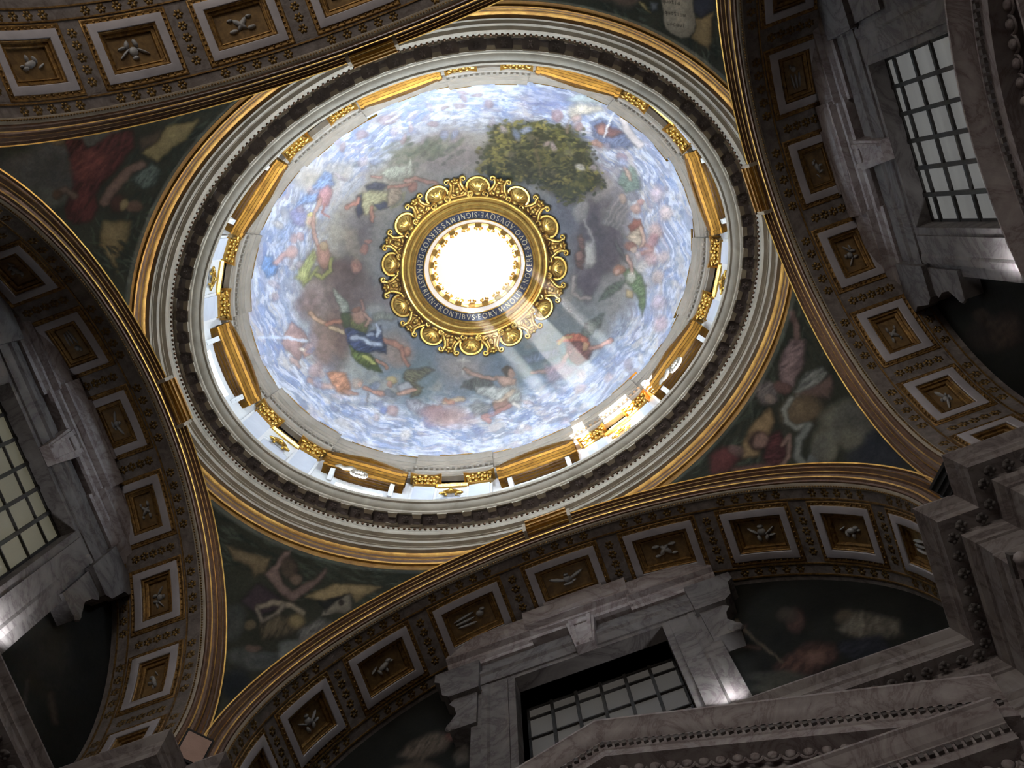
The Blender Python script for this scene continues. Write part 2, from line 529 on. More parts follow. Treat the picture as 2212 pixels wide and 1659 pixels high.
def paint_dome(xy, rho):
    x, y = xy[:, 0], xy[:, 1]
    n1, n2, n3 = fbm(x, y, 150, 3), fbm(x, y, 60, 11), fbm(x, y, 26, 23)
    cen, mid, rim = lin((122, 127, 130)), lin((150, 146, 140)), lin((150, 160, 182))  # rim tone holds bluish window light put into the colour
    k = np.clip((rho - 0.42) / 0.25, 0, 1)[:, None]
    k2 = np.clip((rho - 0.80) / 0.14, 0, 1)[:, None]
    cool, warm, lilac = lin((120, 134, 140)), lin((166, 160, 146)), lin((138, 132, 136))
    kb = np.clip((y - 600) / 160, 0, 1)[:, None]                     # clear cool sky below the oculus
    kw = np.clip((900 - x) / 200, 0, 1)[:, None] * np.clip((640 - y) / 200, 0, 1)[:, None]
    kl = np.clip((x - 1150) / 150, 0, 1)[:, None] * np.clip((650 - y) / 150, 0, 1)[:, None]
    c = cen * (1 - k) + mid * k
    c = c * (1 - kb) + cool * kb
    c = c * (1 - 0.8 * kw) + warm * 0.8 * kw
    c = c * (1 - 0.6 * kl) + lilac * 0.6 * kl
    c = c * (1 - k2) + rim * k2
    # drifting clouds: lilac, cream and blue patches, finer towards the rim
    for nn, col, th, amt in ((n1, (132, 122, 120), 0.60, 0.35), (n2, (182, 174, 158), 0.58, 0.4), (fbm(x, y, 90, 41), (120, 132, 150), 0.55, 0.5)):
        m = np.clip((nn - th) / 0.12, 0, 1)[:, None] * amt
        c = c * (1 - m) + lin(col) * m
    # cloud streaks mixed with painted blue-white window sheen, thicker towards the rim
    ang = np.arctan2(y - 574, x - 1024)
    rad = np.hypot(x - 1024, (y - 574) * 1.15)
    bend = fbm(x, y, 80, 51, 3)
    for col, lo, amt, sd, su, sv in (((206, 212, 224), 0.50, 0.75, 3, 60, 16), ((132, 152, 192), 0.55, 0.6, 5, 44, 12), ((172, 156, 160), 0.60, 0.45, 9, 30, 16), ((140, 144, 168), 0.57, 0.5, 15, 34, 9), ((208, 202, 192), 0.56, 0.55, 21, 26, 10), ((104, 124, 168), 0.60, 0.5, 27, 20, 6), ((222, 226, 234), 0.58, 0.6, 33, 18, 6)):
        f = fbm((ang * 380 + 70 * bend) / su * 20, (rad + 42 * bend + 0.25 * ang * 60) / sv * 20, 20, 61 + sd, 4)
        m = (np.clip((f - lo) / 0.08, 0, 1) * np.clip((rho - 0.79 - 0.16 * (bend - 0.5) - 0.03 * np.sin(3 * ang)) / 0.13, 0, 1) * amt)[:, None]
        c = c * (1 - m) + lin(col) * m
    C = Canvas(xy, c, 5.0, 2)
    # soft clouds of the middle zone
    C.cloud(730, 625, 78, 62, [(98, 80, 78), (116, 96, 92), (88, 72, 70), (150, 134, 126)], 14, 0.75)
    C.cloud(665, 660, 38, 40, [(120, 100, 96), (140, 120, 116)], 7, 0.6)
    C.cloud(716, 735, 46, 62, [(118, 96, 88), (138, 116, 106), (96, 78, 74)], 11, 0.7)
    C.cloud(850, 640, 46, 38, [(134, 112, 106), (112, 94, 92)], 8, 0.6)
    C.cloud(840, 760, 55, 45, [(150, 132, 120), (164, 148, 136)], 8, 0.5)
    C.cloud(768, 505, 44, 58, [(122, 116, 118), (136, 130, 128), (112, 106, 110)], 9, 0.5)
    C.cloud(690, 380, 70, 40, [(172, 164, 148), (186, 176, 158)], 8, 0.5)
    C.cloud(960, 330, 66, 42, [(134, 124, 124), (146, 138, 134), (120, 110, 112)], 9, 0.6)
    C.cloud(1288, 515, 52, 90, [(92, 84, 92), (106, 96, 104), (82, 76, 84)], 16, 0.75)
    C.cloud(1325, 445, 34, 60, [(112, 104, 106), (128, 120, 118)], 8, 0.6)
    C.cloud(1215, 475, 42, 55, [(110, 110, 124), (96, 96, 110)], 8, 0.6)
    C.cloud(1264, 620, 34, 36, [(112, 100, 108), (96, 86, 96)], 6, 0.7)
    C.line([(1240, 600), (1238, 630), (1252, 646), (1276, 642)], 9, (184, 168, 156), 0.8, 5)
    C.blob(1271, 550, 15, 24, 0, (196, 190, 178), 0.9, 0.5)
    C.blob(1254, 458, 13, 22, 10, (170, 164, 158), 0.8, 0.5)
    C.line([(1262, 476), (1282, 520), (1276, 535)], 8, (168, 160, 158), 0.6, 4)
    C.poly([(1248, 510), (1258, 506), (1262, 530), (1266, 560), (1258, 582), (1246, 574), (1240, 556), (1250, 540)], (112, 66, 50), 0.9, 2.5, (80, .5, .35))
    C.blob(1251, 553, 8, 9, 0, (172, 112, 86), 0.9)
    for kx in range(8):
        C.line([(1303 + 4 * kx, 480 + 2 * kx), (1332 + 9 * kx, 420 - 3 * kx)], 3.2, (168, 164, 158) if kx % 2 else (126, 126, 128), 0.55, 2)
    C.line([(1285, 430), (1310, 412), (1330, 372)], 26, (156, 146, 138), 0.55, 10)
    # big leafy tree
    r = np.random.default_rng(5)
    tree = [(1058, 276), (1130, 262), (1180, 268), (1236, 276), (1272, 312), (1286, 350), (1302, 386), (1308, 404), (1262, 416), (1240, 440), (1205, 428), (1160, 398), (1098, 392), (1058, 376), (1030, 366), (1048, 346), (1036, 330), (1062, 306)]
    C.sat = 1.0
    C.poly(tree, (60, 64, 34), 0.9, 8)
    tp = np.array(tree)
    def inside(px, py):
        ok = False
        for i in range(len(tp)):
            a, b = tp[i], tp[(i + 1) % len(tp)]
            if (a[1] > py) != (b[1] > py) and px < (b[0] - a[0]) * (py - a[1]) / (b[1] - a[1]) + a[0]:
                ok = not ok
        return ok
    greens = [(44, 50, 30), (66, 70, 36), (92, 92, 46), (34, 40, 28), (118, 112, 58), (52, 60, 38), (80, 80, 42)]
    cnt = 0
    while cnt < 1150:
        px, py = r.uniform(1026, 1312), r.uniform(258, 446)
        if not inside(px + r.normal(0, 7), py + r.normal(0, 6)):
            continue
        cl = int(vnoise(np.array([px / 34.0]), np.array([py / 26.0]), 9)[0] * 7) % 7
        g = greens[cl] if r.random() < 0.65 else greens[r.integers(7)]
        C.blob(px, py, r.uniform(3, 7), r.uniform(1.8, 3.8), r.uniform(-40, 40), g, 0.85, 0.35)
        cnt += 1
    C.line([(1160, 300), (1156, 330), (1166, 350), (1168, 380)], 6, (104, 92, 66), 0.6, 3)
    for px, py in ((1150, 298), (1100, 332), (1230, 330), (1190, 372)):
        C.blob(px, py, 12, 8, 20, (124, 118, 96), 0.35, 0.5)
    for (px, py, rr) in ((1120, 352, 34), (1205, 366, 40), (1170, 300, 22), (1250, 345, 22)):
        for i in range(60):
            C.blob(px + r.normal(0, rr * .6), py + r.normal(0, rr * .4), r.uniform(3, 6), r.uniform(1.6, 3), r.uniform(-40, 40), (34, 40, 24), 0.75, 0.35)
    C.sat = 0.84
    # paler tree
    for i in range(150):
        px, py = r.normal(905, 36), r.normal(325, 14)
        C.blob(px - (py - 325) * 1.2, py, r.uniform(6, 12), r.uniform(3, 6), -25, [(92, 100, 84), (112, 116, 98), (80, 90, 80), (126, 128, 112)][r.integers(4)], 0.55, 0.5)
    C.line([(840, 350), (860, 345), (888, 360)], 10, (98, 106, 92), 0.6, 4)
    # angel in white with outstretched arms near the tree (upper left of the oculus)
    C.poly([(822, 372), (842, 356), (872, 360), (888, 342), (896, 372), (872, 390), (840, 388)], (166, 168, 152), 0.95, 3, (40, .45, .22))
    C.line([(876, 388), (896, 384), (912, 390), (938, 394), (946, 404)], 9, (176, 122, 104), 0.95, 2)
    C.blob(893, 402, 10, 11, 0, (170, 110, 90), 0.95)
    C.blob(886, 392, 8, 7, 0, (196, 150, 128), 0.9)
    C.line([(803, 380), (822, 383)], 7, (180, 124, 108), 0.9, 2)
    # figure in blue and straw robes
    C.poly([(788, 402), (808, 394), (836, 398), (826, 410), (796, 412)], (72, 80, 100), 0.95, 2.5, (70, .5, .25))
    C.poly([(776, 420), (800, 412), (836, 412), (838, 440), (812, 452), (792, 462), (772, 456)], (184, 178, 136), 0.95, 3, (60, .42, .2))
    C.poly([(770, 424), (784, 418), (778, 444), (788, 456), (776, 470), (768, 452)], (64, 72, 96), 0.95, 2.5)
    C.poly([(806, 440), (830, 432), (842, 444), (824, 452)], (66, 76, 102), 0.9, 2)
    C.line([(775, 428), (762, 440), (750, 446)], 8, (196, 122, 96), 0.95, 2)
    C.line([(804, 448), (806, 468), (804, 476)], 8, (200, 130, 100), 0.95, 2)
    C.poly([(838, 412), (862, 404), (872, 420), (852, 442), (836, 444)], (188, 162, 128), 0.85, 3, (120, .4, .22))
    C.line([(838, 404), (866, 400), (888, 396)], 7, (184, 120, 100), 0.9, 2)
    C.line([(845, 448), (868, 436), (876, 414)], 5, (146, 142, 104), 0.8, 2)
    # blue and rose figures on the left
    C.poly([(680, 396), (700, 372), (716, 376), (718, 398), (700, 424), (676, 438), (650, 446), (632, 456), (640, 436), (664, 418)], (124, 150, 192), 0.9, 3, (55, .45, .28))
    C.poly([(690, 412), (708, 402), (719, 408), (716, 432), (706, 448), (692, 444), (686, 428)], (198, 132, 134), 0.9, 3, (30, .4, .15))
    C.line([(700, 446), (698, 462), (712, 468)], 6, (188, 118, 100), 0.9, 2)
    C.poly([(626, 458), (652, 446), (668, 462), (656, 492), (632, 486)], (140, 140, 180), 0.8, 4, (70, .5, .2))
    C.blob(672, 478, 14, 15, 0, (206, 186, 156), 0.9)
    C.blob(673, 465, 12, 5, 10, (196, 182, 110), 0.9)
    C.blob(671, 480, 8, 9, 0, (198, 150, 128), 0.8)
    C.line([(692, 432), (678, 470), (676, 500), (686, 528)], 8, (192, 142, 118), 0.9, 2)
    # yellow-green robed figure
    C.poly([(676, 538), (662, 560), (646, 582), (636, 598), (648, 606), (656, 622), (668, 596), (676, 572), (684, 556)], (168, 172, 108), 0.95, 3, (20, .5, .25))
    C.poly([(684, 530), (706, 522), (712, 548), (716, 568), (700, 582), (684, 566)], (188, 130, 104), 0.95, 3)
    C.blob(700, 532, 9, 9, 0, (190, 160, 110), 0.9)
    C.line([(716, 560), (712, 584), (694, 600), (680, 592)], 8, (148, 150, 84), 0.95, 2)
    C.line([(686, 580), (670, 598), (658, 610)], 7, (140, 144, 84), 0.8, 3)
    C.blob(786, 538, 9, 10, 0, (182, 116, 92), 0.9); C.blob(795, 522, 10, 6, 0, (190, 124, 104), 0.8)
    C.blob(770, 575, 12, 16, -10, (186, 122, 98), 0.85); C.blob(768, 572, 7, 5, 30, (156, 96, 76), 0.7)
    C.poly([(736, 500), (748, 486), (770, 500), (784, 560), (768, 566), (744, 540)], (182, 166, 134), 0.35, 6)
    C.poly([(570, 556), (586, 552), (590, 566), (604, 572), (594, 588), (574, 600), (566, 580)], (104, 142, 192), 0.95, 2, (30, .5, .2))
    C.line([(596, 566), (612, 552), (630, 548)], 11, (190, 142, 136), 0.9, 2.5)
    C.blob(630, 546, 12, 15, 0, (194, 150, 138), 0.85); C.blob(634, 516, 10, 12, 0, (198, 154, 144), 0.8); C.blob(650, 512, 8, 10, 0, (190, 140, 130), 0.7)
    C.poly([(600, 500), (628, 470), (640, 500), (616, 540), (594, 540)], (150, 168, 200), 0.6, 5, (40, .5, .3))
    # sword bearer on the far left
    C.poly([(630, 696), (648, 708), (664, 730), (656, 742), (646, 778), (630, 766), (610, 742), (614, 722)], (176, 134, 128), 0.95, 2)
    C.poly([(664, 740), (678, 736), (672, 762), (656, 772), (652, 760)], (178, 124, 104), 0.9, 2)
    C.line([(560, 728), (620, 730), (660, 734)], 6, (196, 208, 226), 0.85, 1.5)
    C.poly([(626, 768), (640, 776), (652, 790), (646, 796), (630, 782)], (180, 140, 124), 0.8, 2)
    # great angel in green and blue
    C.poly([(722, 622), (736, 634), (750, 654), (755, 676), (745, 688), (734, 668)], (158, 164, 148), 0.95, 2.5, (100, .6, .25))
    C.poly([(806, 680), (830, 674), (858, 682), (846, 694), (822, 690), (804, 696)], (126, 128, 112), 0.9, 2.5, (10, .6, .25))
    C.line([(672, 676), (690, 694), (708, 700)], 10, (190, 146, 104), 0.95, 2)
    C.line([(706, 700), (724, 696), (738, 698)], 9, (178, 106, 72), 0.95, 2)
    C.line([(714, 708), (738, 718)], 9, (200, 168, 118), 0.9, 2)
    C.poly([(738, 678), (756, 676), (764, 690), (754, 708), (742, 712)], (64, 78, 40), 0.95, 2)
    C.poly([(760, 688), (796, 690), (802, 706), (786, 728), (768, 718), (752, 714)], (92, 98, 44), 0.97, 2, (40, .5, .3))
    C.blob(778, 684, 18, 17, 0, (188, 128, 96), 0.97); C.blob(768, 670, 11, 8, -20, (150, 92, 54), 0.95); C.line([(790, 680), (800, 692), (794, 704)], 8, (192, 136, 102), 0.9, 2)
    C.line([(780, 650), (786, 668)], 8, (170, 108, 84), 0.8, 2.5)
    C.poly([(744, 714), (756, 710), (790, 724), (810, 712), (822, 702), (834, 750), (836, 766), (812, 758), (786, 764), (762, 756), (748, 738)], (58, 72, 108), 0.98, 2, (65, .45, .35))
    C.line([(758, 730), (784, 732), (800, 744), (822, 744)], 9, (176, 188, 206), 0.9, 2.5)
    C.line([(812, 700), (820, 716), (816, 724)], 8, (182, 194, 212), 0.85, 2)
    C.line([(794, 726), (806, 722)], 6, (168, 180, 200), 0.8, 2)
    C.poly([(754, 744), (770, 758), (800, 764), (814, 778), (812, 790), (796, 792), (776, 784), (760, 766)], (78, 92, 40), 0.97, 2, (30, .5, .4))
    C.line([(786, 770), (800, 776), (806, 786)], 7, (172, 176, 92), 0.85, 2)
    C.line([(814, 778), (830, 788), (834, 796)], 8, (186, 124, 92), 0.95, 2)
    C.poly([(796, 794), (812, 786), (824, 806), (810, 804)], (72, 88, 44), 0.95, 2)
    C.line([(834, 734), (852, 742), (866, 752)], 12, (192, 118, 78), 0.95, 2.5)
    C.blob(880, 760, 10, 10, 0, (186, 118, 80), 0.95); C.line([(868, 756), (876, 776), (884, 790)], 8, (180, 112, 78), 0.9, 2)
    # saint in orange with bald head, small angel beside him
    C.poly([(704, 806), (728, 802), (748, 808), (756, 828), (758, 842), (738, 852), (722, 836)], (196, 124, 74), 0.95, 2.5, (60, .45, .25))
    C.blob(772, 828, 13, 12, 0, (164, 148, 136), 0.95); C.blob(779, 830, 6, 6, 0, (200, 150, 122), 0.9)
    C.line([(670, 822), (692, 832), (716, 834)], 11, (186, 142, 124), 0.85, 3); C.blob(682, 800, 14, 18, 30, (166, 140, 138), 0.8); C.line([(744, 846), (770, 852)], 8, (184, 126, 96), 0.85, 2)
    C.poly([(870, 816), (882, 800), (910, 796), (938, 798), (916, 812), (898, 826), (914, 836), (906, 858), (888, 856), (894, 838)], (108, 106, 84), 0.95, 2.5, (120, .6, .25))
    C.blob(846, 822, 12, 9, 0, (190, 164, 92), 0.95); C.blob(842, 832, 7, 7, 0, (192, 136, 108), 0.95)
    C.poly([(858, 832), (884, 826), (896, 836), (884, 848), (862, 850)], (156, 158, 164), 0.95, 2)
    C.line([(858, 850), (884, 846), (896, 840)], 8, (196, 142, 112), 0.95, 2)
    C.line([(790, 838), (812, 846), (830, 852)], 8, (190, 128, 100), 0.95, 2); C.blob(842, 850, 12, 8, 0, (112, 116, 126), 0.9)
    C.poly([(878, 860), (902, 866), (930, 880), (950, 886), (930, 898), (900, 896), (884, 880)], (142, 142, 152), 0.9, 3, (30, .5, .25))
    C.line([(930, 886), (952, 878)], 10, (186, 132, 96), 0.9, 2)
    C.line([(680, 840), (730, 868), (800, 874), (860, 858)], 7, (110, 118, 130), 0.7, 4)
    C.line([(690, 880), (760, 900), (800, 920)], 5, (130, 142, 166), 0.6, 4)
    C.line([(795, 866), (797, 850)], 5, (104, 96, 84), 0.7, 2)
    C.blob(848, 888, 14, 12, 0, (168, 134, 128), 0.8); C.blob(828, 888, 10, 9, 0, (96, 118, 172), 0.8); C.blob(722, 886, 8, 7, 0, (120, 132, 160), 0.8)
    C.line([(960, 868), (1000, 864)], 9, (206, 170, 116), 0.8, 2.5); C.line([(962, 864), (978, 870)], 7, (192, 122, 86), 0.8, 2)
    # glowing cross and the white angel
    C.blob(1000, 790, 42, 34, 0, (196, 176, 158), 0.55, 0.9)
    C.line([(1000, 772), (1000, 806)], 5, (214, 206, 192), 0.6, 2); C.line([(988, 780), (1012, 780)], 5, (214, 206, 192), 0.6, 2)
    C.poly([(996, 838), (1010, 822), (1034, 814), (1066, 818), (1062, 836), (1030, 846)], (94, 98, 96), 0.95, 3, (15, .5, .25))
    C.line([(1004, 798), (1018, 804), (1042, 814), (1068, 818)], 8, (186, 142, 118), 0.95, 2)
    C.poly([(1068, 814), (1096, 812), (1114, 820), (1112, 836), (1084, 834)], (188, 144, 118), 0.95, 2.5)
    C.blob(1096, 802, 12, 11, 0, (86, 76, 64), 0.95); C.blob(1104, 808, 8, 8, 0, (190, 146, 122), 0.9)
    C.poly([(1064, 836), (1112, 832), (1128, 848), (1126, 872), (1100, 872), (1060, 862), (1030, 850), (1028, 838)], (170, 172, 166), 0.95, 3, (35, .45, .22))
    C.line([(1108, 846), (1090, 862), (1072, 872)], 14, (196, 166, 132), 0.9, 3)
    C.poly([(1064, 872), (1096, 864), (1104, 880), (1066, 890)], (158, 112, 94), 0.9, 2)
    C.poly([(1014, 878), (1030, 868), (1062, 876), (1056, 892), (1024, 900)], (128, 130, 128), 0.9, 3, (60, .5, .25))
    C.line([(1102, 878), (1072, 892), (1044, 902), (1056, 910)], 9, (172, 112, 100), 0.92, 2)
    C.line([(1110, 874), (1124, 880)], 10, (196, 188, 176), 0.8, 3)
    # angel in red to the right, blue-white companion between
    C.poly([(1258, 724), (1266, 700), (1284, 690), (1304, 678), (1294, 706), (1276, 724), (1262, 734)], (98, 104, 98), 0.92, 2.5, (120, .6, .25))
    C.poly([(1204, 738), (1224, 722), (1252, 720), (1272, 730), (1278, 752), (1254, 740), (1224, 742)], (196, 92, 56), 0.97, 2, (20, .5, .25))
    C.poly([(1222, 742), (1254, 738), (1280, 754), (1272, 778), (1248, 792), (1234, 780), (1222, 760)], (118, 70, 72), 0.95, 2.5, (60, .4, .3))
    C.line([(1206, 744), (1218, 730), (1234, 728)], 6, (206, 178, 96), 0.85, 2); C.blob(1266, 748, 7, 10, 0, (196, 150, 96), 0.8)
    C.line([(1276, 752), (1300, 748), (1318, 736)], 9, (184, 124, 108), 0.95, 2)
    C.poly([(1130, 772), (1160, 760), (1200, 752), (1212, 770), (1180, 778), (1140, 786)], (128, 140, 158), 0.8, 4, (10, .4, .25))
    C.line([(1150, 806), (1176, 802), (1212, 790), (1224, 766)], 9, (182, 140, 126), 0.85, 2.5)
    C.poly([(1180, 790), (1220, 780), (1250, 800), (1216, 822), (1180, 826)], (158, 140, 158), 0.7, 5, (40, .4, .2))
    C.poly([(1128, 820), (1164, 808), (1190, 822), (1160, 842), (1134, 840)], (132, 150, 176), 0.7, 4)
    # right side: green-robed angel, mother in red, heads, saints
    C.poly([(1294, 652), (1310, 626), (1336, 606), (1352, 604), (1340, 624), (1318, 640)], (96, 106, 92), 0.92, 2.5, (130, .6, .25))
    C.poly([(1342, 584), (1366, 578), (1384, 596), (1396, 620), (1396, 664), (1388, 684), (1376, 640), (1354, 612)], (96, 118, 84), 0.95, 2.5, (70, .5, .3))
    C.poly([(1352, 626), (1368, 632), (1366, 646), (1352, 640)], (186, 156, 96), 0.9, 2)
    C.blob(1338, 584, 13, 12, 0, (172, 110, 74), 0.95); C.blob(1334, 588, 6, 6, 0, (196, 146, 118), 0.9)
    C.line([(1354, 556), (1362, 576), (1364, 592)], 8, (190, 140, 118), 0.9, 2); C.poly([(1330, 516), (1338, 530), (1352, 566), (1344, 562), (1332, 540)], (96, 98, 96), 0.85, 2.5)
    C.poly([(1356, 488), (1368, 472), (1384, 474), (1390, 492), (1380, 508), (1374, 492), (1364, 506)], (150, 80, 60), 0.95, 2)
    C.poly([(1362, 502), (1382, 488), (1390, 508), (1384, 530), (1368, 524), (1354, 512)], (196, 170, 136), 0.95, 2.5, (100, .4, .2))
    C.blob(1362, 532, 14, 13, 0, (154, 94, 72), 0.9); C.blob(1370, 540, 9, 9, 0, (198, 164, 136), 0.9); C.blob(1396, 540, 14, 16, 0, (186, 124, 112), 0.95); C.blob(1396, 541, 8, 9, 0, (200, 150, 134), 0.7)
    C.line([(1384, 490), (1392, 520), (1382, 540)], 8, (194, 150, 124), 0.85, 2)
    C.blob(1374, 452, 12, 12, 0, (196, 146, 122), 0.9); C.blob(1386, 438, 8, 8, 0, (188, 130, 116), 0.85); C.blob(1346, 428, 9, 8, 0, (190, 154, 126), 0.8); C.blob(1370, 424, 13, 9, 0, (120, 122, 134), 0.8)
    C.poly([(1338, 396), (1346, 372), (1364, 356), (1380, 382), (1382, 410), (1352, 416)], (116, 138, 126), 0.9, 3, (80, .5, .25))
    C.line([(1350, 362), (1356, 376), (1362, 388)], 7, (190, 150, 130), 0.9, 2); C.blob(1342, 340, 13, 10, 30, (154, 128, 136), 0.8)
    for (bx, by, br, bc) in ((1416, 500, 15, (190, 150, 134)), (1406, 560, 14, (198, 150, 146)), (1432, 556, 12, (206, 176, 160)), (1420, 600, 13, (186, 162, 146)), (1410, 520, 12, (176, 110, 112)), (1424, 650, 15, (178, 160, 168)), (1426, 700, 15, (186, 156, 160)), (1440, 460, 14, (204, 182, 172)), (1420, 420, 16, (196, 176, 182)), (1358, 786, 10, (150, 136, 150)), (1362, 600, 10, (190, 186, 172))):
        C.blob(bx, by, br, br * 1.25, 15, bc, 0.75, 0.45, (50, .5, .18))
    # seated figure with spear at the upper right
    C.poly([(1276, 264), (1290, 258), (1322, 262), (1338, 280), (1372, 304), (1384, 314), (1352, 322), (1310, 316), (1284, 300)], (104, 118, 150), 0.95, 3, (35, .4, .3))
    C.poly([(1284, 274), (1300, 268), (1330, 278), (1346, 290), (1320, 296), (1296, 292)], (134, 86, 82), 0.92, 2.5)
    C.line([(1344, 254), (1354, 282), (1372, 306), (1382, 312)], 16, (202, 190, 184), 0.92, 3)
    C.line([(1326, 240), (1316, 268), (1306, 296)], 4, (216, 214, 216), 0.95, 1)
    C.blob(1288, 310, 16, 7, 15, (184, 128, 100), 0.9); C.blob(1300, 284, 8, 10, 0, (178, 118, 98), 0.8)
    C.poly([(1226, 232), (1250, 226), (1300, 230), (1304, 240), (1262, 246), (1230, 252)], (204, 194, 172), 0.85, 3, (15, .5, .2))
    C.poly([(1218, 216), (1250, 204), (1300, 212), (1330, 224), (1290, 222), (1240, 222)], (164, 178, 178), 0.8, 3, (15, .4, .2))
    C.blob(1204, 250, 12, 14, 0, (188, 130, 126), 0.8); C.blob(1244, 256, 12, 10, 0, (196, 156, 132), 0.8); C.blob(1250, 274, 10, 8, 0, (170, 124, 110), 0.8); C.line([(1228, 262), (1222, 284)], 6, (132, 108, 92), 0.7, 2.5)
    for (bx, by, rx, ry, a) in ((838, 258, 26, 11, -12), (936, 268, 14, 7, 10), (962, 232, 10, 5, -10), (992, 228, 14, 7, 5), (1002, 214, 10, 6, 60), (1058, 226, 9, 11, 0), (780, 290, 12, 9, 0), (872, 300, 5, 12, 10), (740, 318, 7, 12, 20), (1000, 200, 12, 4, 5), (1030, 206, 14, 4, -5)):
        C.blob(bx, by, rx, ry, a, (146, 126, 128), 0.8, 0.3)
    C.line([(838, 262), (866, 246)], 4, (208, 210, 226), 0.8, 1.5)
    C.blob(1180, 215, 46, 26, 0, (108, 122, 170), 0.6, 0.6)
    # putti and robes scattered through the lower zone
    for i in range(70):
        a = r.uniform(0, 2 * PI)
        q = r.uniform(0.74, 0.95)
        cx, cy = 1020 + 485 * q * math.cos(a) * 0.98, 585 + 405 * q * math.sin(a) * 0.98
        col = [(176, 152, 148), (164, 148, 154), (128, 142, 174), (196, 188, 176), (150, 138, 146), (118, 130, 160)][i % 6]
        C.blob(cx, cy, r.uniform(7, 17), r.uniform(5, 10), r.uniform(0, 180), col, 0.62, 0.42, (r.uniform(0, 180), .5, .25))
    C.cloud(960, 900, 60, 26, [(170, 134, 130), (186, 150, 140), (150, 122, 132)], 9, 0.5)
    g = (0.60 + 0.40 * np.clip((rho - 0.66) / 0.25, 0, 1)) * (0.74 + 0.52 * fbm(x, y, 8, 91, 3))  # paint brighter towards the rim: window light put into the colour
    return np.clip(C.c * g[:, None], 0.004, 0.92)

def leaves(C, r, n, box, cols, ang, size=(10, 3), alpha=0.6):
    for i in range(n):
        C.blob(r.uniform(box[0], box[2]), r.uniform(box[1], box[3]), size[0] * r.uniform(.6, 1.5), size[1] * r.uniform(.6, 1.4), ang + r.normal(0, 22), cols[r.integers(len(cols))], alpha, 0.4)

